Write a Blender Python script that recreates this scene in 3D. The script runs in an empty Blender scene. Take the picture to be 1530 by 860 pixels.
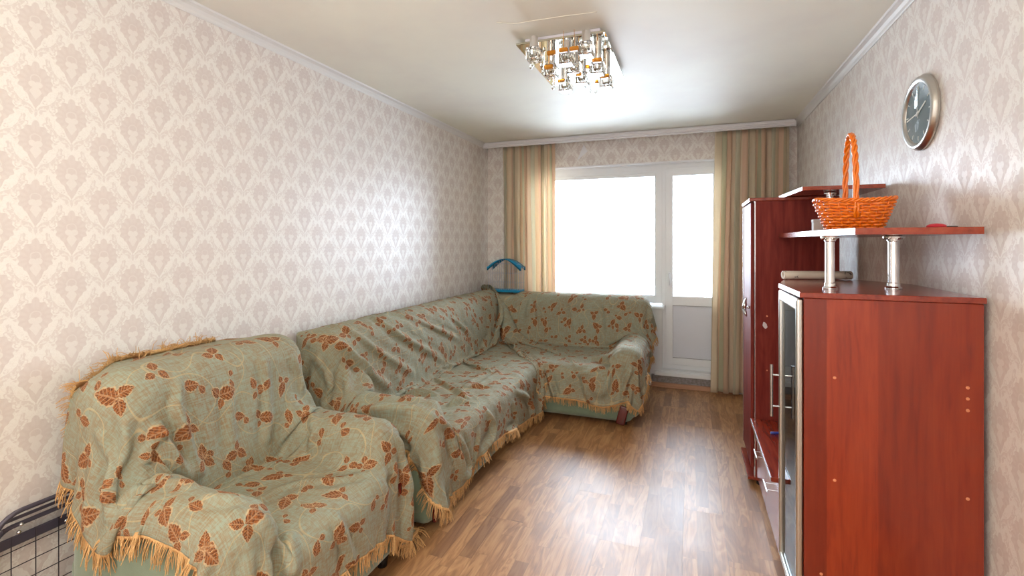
import bpy, bmesh, math, random
import numpy as np
from mathutils import Vector, Matrix, Euler, noise as mnoise
random.seed(7); rng = np.random.default_rng(7)
C = bpy.context.scene.collection
R = math.radians

# ------------------------------------------------------------------ camera
EYE = 1.446
cam_d = bpy.data.cameras.new('camera')
cam = bpy.data.objects.new('camera', cam_d); C.objects.link(cam)
cam_d.sensor_fit = 'HORIZONTAL'; cam_d.sensor_width = 36
cam_d.lens = 724 / 1530 * 36
cam_d.shift_y = -(430 - 363) / 1530
cam_d.clip_start = .02
cam.location = (0, 0, EYE); cam.rotation_euler = (R(90), 0, R(20.24))
bpy.context.scene.camera = cam

# ------------------------------------------------------------------ world and light
XL, XR, YB, YF, ZC = -2.18, .925, 5.12, -1.5, 2.555      # room: left, right, window wall, rear wall, ceiling
w = bpy.data.worlds.new('overcast_sky'); bpy.context.scene.world = w; w.use_nodes = True
bg = w.node_tree.nodes['Background']; bg.inputs[0].default_value = (.74, .86, 1, 1); bg.inputs[1].default_value = 24
def area(name, loc, rot, sx, sy, power, col, portal=False):
    d = bpy.data.lights.new(name, 'AREA'); d.shape = 'RECTANGLE'; d.size = sx; d.size_y = sy; d.energy = power; d.color = col
    if portal: d.cycles.is_portal = True
    o = bpy.data.objects.new(name, d); C.objects.link(o); o.location = loc; o.rotation_euler = rot
    return o
area('window_portal', (-.58, 5.30, 1.28), (R(-90), 0, 0), 1.75, 2.2, 1, (1, 1, 1), True)
area('rear_fill', (-.6, -1.2, 1.5), (R(90), 0, 0), 2.4, 1.8, 38, (1, .965, .925))  # added unseen fill behind the camera, lifts the whole interior
area('ceiling_fill', (-.6, -.35, 1.70), (R(158), 0, 0), 1.4, .8, 50, (1, .97, .93)).data.spread = R(110)  # added unseen lamp aimed upward to brighten the ceiling
vs = bpy.context.scene.view_settings
bpy.context.scene.display_settings.display_device = 'sRGB'
vs.view_transform = 'Standard'; vs.look = 'None'; vs.gamma = 1; vs.use_curve_mapping = False
vs.exposure = 0.0

# ------------------------------------------------------------------ pixel helpers (1530 x 860 frame)
_A = R(20.24); _s, _c = math.sin(_A), math.cos(_A)
def ray(px, py):
    u = (px - 765) / 724; v = (363 - py) / 724
    return (-_s + u * _c, _c + u * _s, v)
def atx(px, py, x): r = ray(px, py); t = x / r[0]; return Vector((x, r[1] * t, EYE + r[2] * t))
def aty(px, py, y): r = ray(px, py); t = y / r[1]; return Vector((r[0] * t, y, EYE + r[2] * t))
def atz(px, py, z): r = ray(px, py); t = (z - EYE) / r[2]; return Vector((r[0] * t, r[1] * t, z))

# ------------------------------------------------------------------ node expressions
class G:
    """one material's node tree; E wraps sockets so shapes can be written as formulas"""
    def __init__(s, name):
        s.m = bpy.data.materials.new(name); s.m.use_nodes = True; s.t = s.m.node_tree; s.n = s.t.nodes
        s.b = s.n['Principled BSDF']
    def new(s, k): return s.n.new(k)
    def link(s, a, b): s.t.links.new(a.s if isinstance(a, E) else a, b)
    def put(s, sock, v):
        if isinstance(v, E): s.link(v, sock)
        elif hasattr(v, 'is_output'): s.t.links.new(v, sock)
        else: sock.default_value = v
    def math(s, op, a, b=None, c=None):
        n = s.new('ShaderNodeMath'); n.operation = op
        s.put(n.inputs[0], a)
        if b is not None: s.put(n.inputs[1], b)
        if c is not None: s.put(n.inputs[2], c)
        return E(s, n.outputs[0])
    def coord(s, kind='Object'):
        n = s.new('ShaderNodeTexCoord'); return n.outputs[kind]
    def xyz(s, vec):
        n = s.new('ShaderNodeSeparateXYZ'); s.put(n.inputs[0], vec); return [E(s, o) for o in n.outputs]
    def vec(s, x, y=0., z=0.):
        n = s.new('ShaderNodeCombineXYZ')
        for i, v in enumerate((x, y, z)): s.put(n.inputs[i], v)
        return n.outputs[0]
    def noise(s, vec, scale=5, detail=2, rough=.5, dist=0.):
        n = s.new('ShaderNodeTexNoise'); s.put(n.inputs['Vector'], vec); n.inputs['Scale'].default_value = scale
        n.inputs['Detail'].default_value = detail; n.inputs['Roughness'].default_value = rough; n.inputs['Distortion'].default_value = dist
        return E(s, n.outputs['Fac'])
    def white(s, vec):
        n = s.new('ShaderNodeTexWhiteNoise'); s.put(n.inputs['Vector'], vec); return n
    def mix(s, f, a, b):
        n = s.new('ShaderNodeMix'); n.data_type = 'RGBA'; s.put(n.inputs[0], f)
        for i, v in ((6, a), (7, b)):
            if isinstance(v, tuple): n.inputs[i].default_value = (*v, 1) if len(v) == 3 else v
            else: s.put(n.inputs[i], v)
        return n.outputs[2]
    def smooth(s, v, a, b):           # 0 at a, 1 at b
        n = s.new('ShaderNodeMapRange'); n.interpolation_type = 'SMOOTHSTEP'; s.put(n.inputs[0], v)
        s.put(n.inputs[1], a); s.put(n.inputs[2], b); return E(s, n.outputs[0])
    def ramp(s, v, stops, const=False):
        n = s.new('ShaderNodeValToRGB'); s.put(n.inputs[0], v)
        if const: n.color_ramp.interpolation = 'CONSTANT'
        e = n.color_ramp.elements
        while len(e) < len(stops): e.new(.5)
        for k, (p, c) in enumerate(stops): e[k].position = p; e[k].color = (*c, 1)
        return n.outputs[0]
    def bump(s, h, strength=.3, dist=.005):
        n = s.new('ShaderNodeBump'); s.put(n.inputs['Height'], h); n.inputs['Strength'].default_value = strength
        n.inputs['Distance'].default_value = dist; s.link(n.outputs[0], s.b.inputs['Normal'])
    def set(s, **k):
        for a, v in k.items():
            i = s.b.inputs[a.replace('_', ' ')]
            if isinstance(v, tuple): i.default_value = (*v, 1) if len(v) == 3 else v
            else: s.put(i, v)
        return s.m
class E:
    def __init__(self, g, s): self.g = g; self.s = s
    def __add__(a, b): return a.g.math('ADD', a, b)
    __radd__ = __add__
    def __sub__(a, b): return a.g.math('SUBTRACT', a, b)
    def __rsub__(a, b): return a.g.math('SUBTRACT', b, a)
    def __mul__(a, b): return a.g.math('MULTIPLY', a, b)
    __rmul__ = __mul__
    def __truediv__(a, b): return a.g.math('DIVIDE', a, b)
    def abs(a): return a.g.math('ABSOLUTE', a)
    def sqrt(a): return a.g.math('SQRT', a)
    def sin(a): return a.g.math('SINE', a)
    def cos(a): return a.g.math('COSINE', a)
    def floor(a): return a.g.math('FLOOR', a)
    def fract(a): return a.g.math('FRACT', a)
    def max(a, b): return a.g.math('MAXIMUM', a, b)
    def min(a, b): return a.g.math('MINIMUM', a, b)
    def lt(a, b): return a.g.math('LESS_THAN', a, b)
    def gt(a, b): return a.g.math('GREATER_THAN', a, b)
    def atan2(a, b): return a.g.math('ARCTAN2', a, b)
    def pow(a, b): return a.g.math('POWER', a, b)
def srgb(r, g, b):
    f = lambda c: ((c / 255 + .055) / 1.055) ** 2.4 if c > 10 else c / 255 / 12.92
    return (f(r), f(g), f(b))

# ------------------------------------------------------------------ materials
def wallpaper(name, axis):
    g = G(name); x, y, z = g.xyz(g.coord('Object'))
    S = (y if axis == 'y' else x) * 1000. - 69.5; Z = z * 1000. - 8.5
    wob = g.noise(g.coord('Object'), 60, 1)
    S = S + (wob - .5) * 5; Z = Z + (g.noise(g.vec(z, x, y), 55, 1) - .5) * 5
    W, H = 213., 209.
    def motif(ox, oy):
        X = (((S + ox) / W).fract() * W - W / 2).abs()
        Y = ((Z + oy) / H).fract() * H - H / 2
        yy = Y - 22
        th = X.atan2(yy)
        rad = (X * X / 1.0 + yy * yy * .62).sqrt()
        # medallion: scalloped top, pointed foot
        edge = 43. + (th * 13.).cos() * 2.6 + g.math('MAXIMUM', (th - 2.3) * 34., 0.)
        pinch = g.smooth(yy, -20., -66.) * 1.0
        med = g.smooth(rad + pinch * X * 1.1, edge + 6, edge + 3.6)
        crown = g.smooth((X * X + (yy - 55) * (yy - 55) * .35).sqrt(), 13., 10.)
        frond = ((th * 13.).sin() * .5 + .5) * g.smooth(rad, 22., 34.)
        heart_a = (((X - 9) * (X - 9) + (yy + 8) * (yy + 8)).sqrt())
        heart = g.smooth(heart_a, 12., 10.).max(g.smooth(X + (yy + 34).abs() * .62, 19., 16.))
        ring = g.smooth((((X * X + (yy - 10) * (yy - 10)).sqrt()) - 15.).abs(), 2.6, 1.2)
        cut = (heart * .8).max(ring * .45).max(frond * .25)
        m = (med.max(crown)) * (1 - cut * .8)
        # acanthus scrolls under the medallion
        def leaf(cx, cy, a, L, Wd, k=6.):
            ca, sa = math.cos(a), math.sin(a)
            u = (X - cx) * ca + (Y - cy) * sa; v = (Y - cy) * ca - (X - cx) * sa
            e = (u * u / (L * L) + v * v / (Wd * Wd)).sqrt() + (u * (k / L)).sin() * .16
            return g.smooth(e, 1.05, .9)
        def curl(cx, cy, r, t):
            d = ((X - cx) * (X - cx) + (Y - cy) * (Y - cy)).sqrt()
            return g.smooth((d - r).abs(), t, t * .5)
        sc = leaf(30, -62, .55, 36, 9).max(leaf(58, -40, 1.15, 30, 9.5)).max(leaf(70, -10, 1.4, 21, 8)).max(leaf(16, -80, 1.2, 18, 5))
        sc = sc.max(curl(47, -66, 8, 3.2)).max(curl(72, -44, 7, 3)).max(curl(27, -44, 6, 2.6)).max(curl(80, -20, 5, 2.6))
        sc = sc.max(g.smooth(X + (Y + 84).abs() * .45, 9., 6.5)).max(leaf(56, -84, -.25, 15, 4))
        lace = g.smooth(g.noise(g.vec(X * .001, Y * .001), 110, 1), .40, .50)
        return m, sc * (lace * .75 + .25)
    m1, s1 = motif(0., 0.); m2, s2 = motif(W / 2, H / 2)
    m = m1.max(m2); sc = s1.max(s2)
    fil = g.noise(g.vec(S * .001, Z * .001), 70, 2, .5, 1.2)
    fil = g.smooth((fil - .5).abs(), .05, .01)
    grain = g.noise(g.coord('Object'), 260, 2)
    fac = (m * .9).max(sc * .62)
    col = g.mix(fac, srgb(237, 233, 227), srgb(213, 201, 195))
    col = g.mix(fil * (1 - m) * .35, col, srgb(222, 213, 206))
    col = g.mix((grain - .5) * .25 + .04, col, srgb(245, 240, 235))
    g.bump(fac * 1.0 + grain * .35, .25, .0012)
    return g.set(Base_Color=col, Roughness=.36 + fac * .12, Specular_IOR_Level=.5)
def wood(name, c1, c2, c3, axis='z', rough=.3, bands=0, scale=1., coat=.25, spec=.5):
    g = G(name); x, y, z = g.xyz(g.coord('Object'))
    a, b, l = {'z': (x, y, z), 'y': (x, z, y), 'x': (y, z, x)}[axis]
    v = g.vec(a * 1., b * 1., l * .07)
    n1 = g.noise(v, 55 * scale, 4, .6, .4); n2 = g.noise(g.vec(a, b, l * .18), 7 * scale, 3, .5, 1.5)
    ring = ((n2 * 22 + a * 60).sin() * .5 + .5)
    f = n1 * .75 + ring * .14 + n2 * .22
    col = g.ramp(f, [(.25, c1), (.5, c2), (.85, c3)])
    if bands:
        k = ((a + b * .0 + .005) / bands).floor(); wn = g.white(g.vec(k, 3.))
        col = g.mix(E(g, wn.outputs[0]) * .75, col, c1)
    g.bump(n1, .08, .001)
    return g.set(Base_Color=col, Roughness=rough, Coat_Weight=coat, Specular_IOR_Level=spec, Coat_Roughness=.18)
def plain(name, col, rough=.5, metal=0., **k):
    g = G(name); return g.set(Base_Color=col, Roughness=rough, Metallic=metal, **k)
def painted(name, col, rough=.4, amt=.02, scale=6, bump=.05):
    g = G(name); n = g.noise(g.coord('Object'), scale, 4, .6)
    c = g.mix(g.smooth(n, .35, .7) * amt, col, (col[0] * .6, col[1] * .56, col[2] * .5))
    g.bump(g.noise(g.coord('Object'), 90, 3), bump, .002)
    return g.set(Base_Color=c, Roughness=rough)
def velour(name):
    g = G(name); n = g.noise(g.coord('Object'), 9, 4, .6); f = g.noise(g.coord('Object'), 400, 2)
    c = g.mix(n, srgb(104, 122, 100), srgb(140, 156, 132)); c = g.mix(f * .3, c, srgb(84, 100, 80))
    g.bump(f * .4 + n, .3, .004)
    return g.set(Base_Color=c, Roughness=.85, Sheen_Weight=.35)
def throw_fabric(name, seed):
    g = G(name); tc = g.new('ShaderNodeUVMap'); u, v, _ = g.xyz(tc.outputs[0])
    wrp = (g.noise(g.vec(u, v), 6, 1) - .5) * .03
    U, V = u + seed * 3.7 + wrp, v + seed * 1.9
    def layer(CELL, off, jit, leaves):
        P = g.vec(U / CELL + off, V / CELL + off * 1.7)
        vo = g.new('ShaderNodeTexVoronoi'); vo.voronoi_dimensions = '2D'; g.put(vo.inputs['Vector'], P)
        vo.inputs['Scale'].default_value = 1; vo.inputs['Randomness'].default_value = jit
        px, py, _ = g.xyz(vo.outputs['Position']); cr, cg, cb = g.xyz(vo.outputs['Color'])
        X = (U / CELL + off - px) * CELL * 1000; Y = (V / CELL + off * 1.7 - py) * CELL * 1000
        ang = cr * 6.283; ca, sa = ang.cos(), ang.sin()
        a = X * ca + Y * sa; b = Y * ca - X * sa
        szr = cb * .5 + .72; keep = g.vec; body = vein = rim = None; cell = g.smooth((X * X + Y * Y).sqrt(), 62., 56.)
        for (lx, ly, la, L, Wd) in leaves:
            c2, s2 = math.cos(la), math.sin(la)
            p = ((a - lx) * c2 + (b - ly) * s2) / (szr * L); q = ((b - ly) * c2 - (a - lx) * s2) / (szr * Wd)
            szr = (szr * 7.13).fract() * .55 + .68
            # leaf outline: q < (1-p^2)*(1-.35p)
            prof = (1 - p * p) * (1 - p * .38) + (p * 17.).sin() * .05
            d = prof - q.abs() - (p.abs() - 1.05).max(0.) * 60
            bd = g.smooth(d, 0., .12); rm = g.smooth(d, -.22, -.08) * (1 - g.smooth(d, .02, .14))
            vn = g.smooth(((p * 3.2 - q.abs() * 1.5).fract() - .5).abs(), .15, .06) * g.smooth(d, .02, .1)
            vn = vn.max(g.smooth(q.abs(), .13, .05) * bd)
            bd = bd * cell; rm = rm * cell; vn = vn * cell; body = bd if body is None else body.max(bd); rim = rm if rim is None else rim.max(rm); vein = vn if vein is None else vein.max(vn)
        return body, vein, rim, cg
    b1, v1, r1, g1 = layer(.150, 0., .62, [(24, 4, .1, 33, 19), (-21, 15, 2.3, 21, 14), (-10, -22, 4.2, 19, 13)])
    b2, v2, r2, g2 = layer(.155, .5, .85, [(0, 0, 0, 24, 15), (30, -14, 2.2, 15, 11)])
    body = b1.max(b2); vein = v1.max(v2); rim = r1.max(r2)
    tn = g.noise(g.vec(U, V), 5.2, 0); tend = g.smooth((tn - .5).abs(), .007, .0025)
    tn2 = g.noise(g.vec(V + 9, U), 4.1, 0); tend = tend.max(g.smooth((tn2 - .47).abs(), .005, .002))
    # weave
    wv = ((u * 1900.).sin() * .5 + .5) * .5 + ((v * 1900.).sin() * .5 + .5) * .5
    slub = g.noise(g.vec(u * 16, v * 230), 1, 3, .7); slub2 = g.noise(g.vec(u * 230, v * 16), 1, 3, .7); mot = g.noise(g.vec(u, v), 75, 3, .7)
    tone = g.noise(g.vec(u, v), 3, 3)
    warm = g.smooth(slub * .4 + slub2 * .35 + mot * .3, .44, .60)
    base = g.mix(warm * .85, srgb(146, 154, 136), srgb(144, 116, 82))
    base = g.mix(g.smooth(tone, .3, .75) * .35, base, srgb(158, 170, 152))
    base = g.mix(g.smooth(slub2, .55, .75) * .45, base, srgb(112, 106, 80))
    col = g.mix(tend * .55, base, srgb(192, 168, 126))
    leafc = g.mix(g.smooth(g.noise(g.vec(u, v), 190, 3, .7), .35, .65), srgb(84, 42, 16), srgb(156, 92, 40))
    col = g.mix(body, col, leafc)
    col = g.mix(vein * .5, col, srgb(188, 152, 116))
    col = g.mix(rim * g.smooth(mot, .4, .55) * .7, col, srgb(202, 168, 126))
    fine = g.noise(g.vec(u, v), 26, 3)
    h = wv * .25 + slub * .9 + slub2 * .9 + body * 1.2 + rim * .5 + tend * .5 + fine * 2.5
    g.bump(h, .55, .0035)
    return g.set(Base_Color=col, Roughness=.85)
def curtain_mat(name, seed):
    g = G(name); tc = g.new('ShaderNodeUVMap'); u, v, _ = g.xyz(tc.outputs[0])
    k = u / .72 + seed
    col = g.ramp(k.fract(), [(0, srgb(232, 214, 190)), (.14, srgb(212, 209, 186)), (.24, srgb(242, 226, 200)), (.36, srgb(234, 204, 178)), (.47, srgb(196, 184, 156)),
                          (.56, srgb(238, 226, 202)), (.70, srgb(236, 210, 182)), (.78, srgb(208, 208, 180)), (.88, srgb(222, 192, 164))], True)
    f = g.noise(g.vec(u * 300, v * 10), 1, 2)
    col = g.mix(f * .2, col, srgb(240, 225, 190))
    g.set(Base_Color=col, Roughness=.45, Sheen_Weight=.3)
    tr = g.new('ShaderNodeBsdfTranslucent'); g.link(g.mix(.35, col, srgb(240, 226, 214)), tr.inputs[0]); mx = g.new('ShaderNodeMixShader'); mx.inputs[0].default_value = .4
    g.link(g.b.outputs[0], mx.inputs[1]); g.link(tr.outputs[0], mx.inputs[2]); g.link(mx.outputs[0], g.n['Material Output'].inputs[0])
    return g.m
def thin_glass(name, tint=(1, 1, 1), refl=1.):
    g = G(name); tr = g.new('ShaderNodeBsdfTransparent'); tr.inputs[0].default_value = (*tint, 1)
    gl = g.new('ShaderNodeBsdfGlossy'); gl.inputs['Roughness'].default_value = .03
    fr = g.new('ShaderNodeFresnel'); fr.inputs[0].default_value = 1.5; mx = g.new('ShaderNodeMixShader')
    g.link(E(g, fr.outputs[0]) * refl, mx.inputs[0]); g.link(tr.outputs[0], mx.inputs[1]); g.link(gl.outputs[0], mx.inputs[2])
    g.link(mx.outputs[0], g.n['Material Output'].inputs[0]); return g.m
def laminate():
    g = G('laminate_floor'); oc = g.coord('Object'); x, y, z = g.xyz(oc)
    oi = g.new('ShaderNodeObjectInfo'); rnd = E(g, oi.outputs['Random'])
    SW = .065
    row = (x / SW + 10).floor(); off = E(g, g.white(g.vec(row, rnd)).outputs[0])
    seg = (y / .43 + off * 3).floor(); wn = E(g, g.white(g.vec(row, seg, rnd)).outputs[0])
    v = g.vec(x + wn * 5, y * .06, wn * 3)
    n1 = g.noise(v, 75, 4, .6, .3); n2 = g.noise(g.vec(x + wn * 9, y * .16, wn), 11, 3, .5, 2.)
    f = n1 * .5 + ((n2 * 26).sin() * .5 + .5) * .22 + n2 * .3
    col = g.ramp(f, [(.22, srgb(128, 86, 52)), (.5, srgb(172, 124, 80)), (.8, srgb(200, 156, 108))])
    col = g.mix(g.smooth(wn, .55, 1.) * .6, col, srgb(108, 68, 42))
    fx = (x / SW + 10).fract(); jx = g.smooth((fx - .5).abs(), .485, .5)
    fy = (y / .43 + off * 3).fract(); jy = g.smooth((fy - .5).abs(), .497, .5)
    j = jx.max(jy); col = g.mix(j * .4, col, srgb(70, 44, 28))
    sm = g.noise(oc, 2.2, 4, .7)
    g.bump(n1 * .3 + g.noise(oc, 7, 2) * 1.5 - j * .4, .12, .0015)
    return g.set(Base_Color=col, Roughness=g.smooth(sm, .3, .7) * .10 + .38, Specular_IOR_Level=.7, Coat_Weight=.3, Coat_Roughness=.42)
def wrapped_paper():
    g = G('rolled_wallpaper_print'); oc = g.coord('Object')
    vo = g.new('ShaderNodeTexVoronoi'); vo.feature = 'DISTANCE_TO_EDGE'; g.put(vo.inputs['Vector'], oc); vo.inputs['Scale'].default_value = 22
    l = g.smooth(E(g, vo.outputs['Distance']), .05, .02) * g.smooth(g.noise(oc, 18, 1), .5, .6)
    return g.set(Base_Color=g.mix(l, srgb(214, 202, 186), srgb(70, 66, 66)), Roughness=.6)
def wicker():
    g = G('orange_wicker'); n = g.noise(g.coord('Object'), 90, 3)
    return g.set(Base_Color=g.mix(n, srgb(228, 88, 6), srgb(255, 150, 20)), Roughness=.28, Coat_Weight=.5)
def dial():
    g = G('clock_dial'); n = g.noise(g.coord('Object'), 14, 3)
    return g.set(Base_Color=g.mix(n, srgb(78, 98, 108), srgb(120, 140, 142)), Roughness=.25)
def ceiling_mat():
    g = G('ceiling_paint'); oc = g.coord('Object'); n = g.noise(oc, 1.1, 4, .6); n2 = g.noise(oc, 9, 4, .6)
    c = g.mix(g.smooth(n, .35, .7), srgb(236, 235, 222), srgb(228, 224, 214))
    g.bump(n2 + g.noise(oc, 2.5, 2) * 2, .12, .006)
    return g.set(Base_Color=c, Roughness=.6)
M = dict(
    wpL=wallpaper('damask_wallpaper_side', 'y'), wpB=wallpaper('damask_wallpaper_window_wall', 'x'), ceil=ceiling_mat(), lam=laminate(),
    mold=painted('white_moulding', srgb(225, 224, 222), .5), pvc=painted('white_window_plastic', srgb(240, 243, 246), .3), rail=painted('curtain_rail_plastic', srgb(232, 230, 234), .35),
    panel=painted('white_door_panel', srgb(226, 230, 240), .3), reveal=painted('white_reveal', srgb(238, 238, 240), .6), stone=painted('speckled_sill', srgb(150, 145, 145), .35, .9, 60),
    woodZ=wood('cherry_wood_vertical', srgb(106, 28, 14), srgb(150, 50, 22), srgb(176, 72, 34), 'z', .28, .155),
    woodT=wood('cherry_wood_tower', srgb(84, 24, 22), srgb(116, 40, 34), srgb(138, 58, 46), 'z', .55, coat=0., spec=.18),
    woodY=wood('cherry_wood_lengthwise', srgb(98, 30, 20), srgb(132, 46, 30), srgb(156, 66, 42), 'y', .22),
    edge=wood('cherry_edge_band', srgb(120, 44, 26), srgb(150, 58, 34), srgb(166, 76, 48), 'y', .18),
    dwood=wood('dark_red_trim', srgb(58, 12, 10), srgb(88, 22, 18), srgb(104, 32, 26), 'z', .25),
    threshold=wood('threshold_wood', srgb(150, 106, 80), srgb(178, 130, 100), srgb(196, 150, 118), 'x', .4),
    alu=plain('brushed_aluminium', srgb(205, 203, 198), .32, 1.), chrome=plain('chrome', (.85, .85, .87), .08, 1.), steel=plain('satin_steel', (.72, .73, .76), .25, 1.),
    mirror=plain('mirror_plate', (.66, .66, .58), .05, 1.), dark=plain('dark_void', (.012, .01, .01), .6), darkmetal=painted('grey_painted_steel', srgb(74, 68, 80), .35),
    wire=plain('dark_wire', srgb(60, 56, 66), .4, .6), glassd=thin_glass('cabinet_glass', (.40, .50, .55), .8), glassw=thin_glass('window_glass'), glassc=thin_glass('clock_glass', (1, 1, 1), .12),
    velour=velour('sage_velour'), throwA=throw_fabric('leaf_throw_armchair', 0.), throwB=throw_fabric('leaf_throw_sofa', 1.), throwC=throw_fabric('leaf_throw_short', 2.),
    fringe=None, curL=curtain_mat('striped_satin_left', .1), curR=curtain_mat('striped_satin_right', .55), paper=wrapped_paper(), wicker=wicker(), dial=dial(),
    hand=plain('pale_hand', srgb(225, 228, 220), .4), blue=plain('blue_plastic', srgb(22, 140, 188), .35), navy=plain('navy_plastic', srgb(30, 50, 150), .35),
    red=plain('red_plastic', srgb(205, 36, 56), .4), black=plain('black_plastic', srgb(24, 22, 24), .4), card=plain('grey_card', srgb(188, 188, 186), .6),
    cap=plain('peach_cap', srgb(214, 138, 98), .4), chip=plain('torn_white_paper', srgb(214, 204, 206), .7), cagewire=plain('pale_wire', srgb(196, 200, 212), .3, .4),
    balc=painted('balcony_parapet', srgb(236, 238, 240), .7), ground=painted('balcony_concrete', srgb(190, 190, 188), .8), amber=plain('amber_crystal', srgb(226, 150, 40), .1, 0., Transmission_Weight=.5),
    crystal=plain('clear_crystal', (1, 1, .97), .02, 0., Transmission_Weight=1., IOR=1.5), white=painted('white_metal', srgb(222, 218, 226), .35), skirt=painted('grey_skirting', srgb(150, 140, 132), .5))
g = G('fringe_yarn'); n = g.noise(g.coord('Object'), 140, 2)
M['fringe'] = g.set(Base_Color=g.mix(n, srgb(196, 142, 84), srgb(236, 196, 138)), Roughness=.8)

# ------------------------------------------------------------------ mesh helpers
def link(name, me, mat=None, parent=None, loc=None):
    o = bpy.data.objects.new(name, me); C.objects.link(o)
    if mat: me.materials.append(M[mat] if isinstance(mat, str) else mat)
    if parent: o.parent = parent
    if loc: o.location = loc
    return o
def obj(name, bm, mat, parent=None, smooth=False, loc=None):
    bmesh.ops.recalc_face_normals(bm, faces=bm.faces)
    me = bpy.data.meshes.new(name); bm.to_mesh(me); bm.free()
    if smooth: me.polygons.foreach_set('use_smooth', [True] * len(me.polygons))
    elif smooth is None: pass
    return link(name, me, mat, parent, loc)
def autosmooth(o, ang=35):
    me = o.data; me.polygons.foreach_set('use_smooth', [True] * len(me.polygons))
    bm = bmesh.new(); bm.from_mesh(me)
    for e in bm.edges: e.smooth = not (len(e.link_faces) == 2 and e.calc_face_angle(0) > R(ang))
    bm.to_mesh(me); bm.free(); return o
def box(bm, lo, hi, bev=0., seg=1, mat=None):
    c = [(a + b) / 2 for a, b in zip(lo, hi)]; s = [abs(b - a) for a, b in zip(lo, hi)]
    r = bmesh.ops.create_cube(bm, size=1); vs_ = r['verts']
    bmesh.ops.scale(bm, vec=s, verts=vs_)
    if bev > 0:
        es = list({e for v in vs_ for e in v.link_edges})
        rb = bmesh.ops.bevel(bm, geom=es, offset=min(bev, min(s) * .49), segments=seg, profile=.5, affect='EDGES')
        vs_ = list({v for f in rb['faces'] for v in f.verts} | {v for v in vs_ if v.is_valid})
    if mat is not None: bmesh.ops.transform(bm, matrix=mat, verts=vs_)
    bmesh.ops.translate(bm, vec=c, verts=vs_)
    return vs_
def boxo(name, lo, hi, mat, parent=None, bev=.002, seg=1, smooth=False):
    bm = bmesh.new(); box(bm, lo, hi, bev, seg); o = obj(name, bm, mat, parent, smooth)
    return o
def prism(bm, pts, z0, z1):
    a = [bm.verts.new((x, y, z0)) for x, y in pts]; b = [bm.verts.new((x, y, z1)) for x, y in pts]
    bm.faces.new(a[::-1]); bm.faces.new(b)
    for i in range(len(pts)): j = (i + 1) % len(pts); bm.faces.new((a[i], a[j], b[j], b[i]))
def tube(bm, pts, r, n=8, cap=True, closed=False):
    pts = [Vector(p) for p in pts]; rs = r if hasattr(r, '__len__') else [r] * len(pts); N = len(pts)
    rings = []; up = None
    for i, p in enumerate(pts):
        if closed: d = pts[(i + 1) % N] - pts[i - 1]
        else: d = pts[min(i + 1, N - 1)] - pts[max(i - 1, 0)]
        d.normalize()
        if up is None: up = Vector((0, 0, 1)) if abs(d.z) < .9 else Vector((1, 0, 0))
        a = d.cross(up)
        if a.length < 1e-5: a = d.cross(Vector((1, .3, 0)))
        a.normalize(); b = a.cross(d); up = b
        rings.append([bm.verts.new(p + (a * math.cos(t) + b * math.sin(t)) * rs[i]) for t in [2 * math.pi * k / n for k in range(n)]])
    for i in range(N if closed else N - 1):
        A_, B_ = rings[i], rings[(i + 1) % N]
        for k in range(n): bm.faces.new((A_[k], A_[(k + 1) % n], B_[(k + 1) % n], B_[k]))
    if cap and not closed: bm.faces.new(rings[0][::-1]); bm.faces.new(rings[-1])
def lathe(bm, prof, c=(0, 0, 0), n=24, axis='z'):
    rings = []
    for r, h in prof:
        ring = []
        for k in range(n):
            t = 2 * math.pi * k / n; a, b = r * math.cos(t), r * math.sin(t)
            v = {'z': (a, b, h), 'x': (h, a, b), 'y': (a, h, b)}[axis]
            ring.append(bm.verts.new((c[0] + v[0], c[1] + v[1], c[2] + v[2])))
        rings.append(ring)
    for A_, B_ in zip(rings, rings[1:]):
        for k in range(n): bm.faces.new((A_[k], A_[(k + 1) % n], B_[(k + 1) % n], B_[k]))
    bm.faces.new(rings[0][::-1]); bm.faces.new(rings[-1])
def thing(name, label, cat, loc=(0, 0, 0), group=None):
    o = bpy.data.objects.new(name, None); C.objects.link(o); o.location = loc; o.empty_display_size = .05
    o['label'] = label; o['category'] = cat
    if group: o['group'] = group
    return o
def tag(o, label, cat=None, group=None):
    o['label'] = label
    if cat: o['category'] = cat
    if group: o['group'] = group
    return o
def struct(o, label=None, cat=None):
    o['kind'] = 'structure'
    if label: o['label'] = label
    if cat: o['category'] = cat
    return o
def reparent(root):
    """children were built in world coordinates: keep them there when the root Empty sits at the thing's base"""
    inv = Matrix.Translation(root.location).inverted()
    for ch in list(root.children):
        ch.matrix_parent_inverse = inv

# ------------------------------------------------------------------ room shell
floor = struct(boxo('floor', (XL - .1, YF - .1, -.12), (XR + .1, YB + .02, -.012), 'dark', bev=0), 'brown laminate floor of long boards running to the window', 'floor')
BW, BL = .195, 1.29
pm = bmesh.new(); box(pm, (0, 0, -.0119), (BW - .0004, BL - .0004, 0), 0)
pme = bpy.data.meshes.new('plank'); pm.to_mesh(pme); pm.free(); pme.materials.append(M['lam'])
k = 0; x = XL
while x < XR - .005:
    y = YF - (k * .43) % BL
    while y < YB - .01:
        y0, y1 = max(y, YF), min(y + BL, YB - .002); wd = min(BW, XR - x)
        if y1 - y0 > .02:
            if y1 - y0 > BL - .01 and wd > BW - .001: o = bpy.data.objects.new('plank', pme); C.objects.link(o); o.location = (x, y, 0)
            else:
                b2 = bmesh.new(); box(b2, (0, 0, -.0119), (wd - .0004, y1 - y0 - .0004, 0), 0); o = obj('plank', b2, 'lam', loc=(x, y0, 0))
            o.parent = floor
        y += BL
    x += BW; k += 1
struct(boxo('ceiling', (XL - .1, YF - .1, ZC), (XR + .1, YB + .3, ZC + .1), 'ceil', bev=0), 'off-white painted ceiling with faint stains', 'ceiling')
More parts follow.
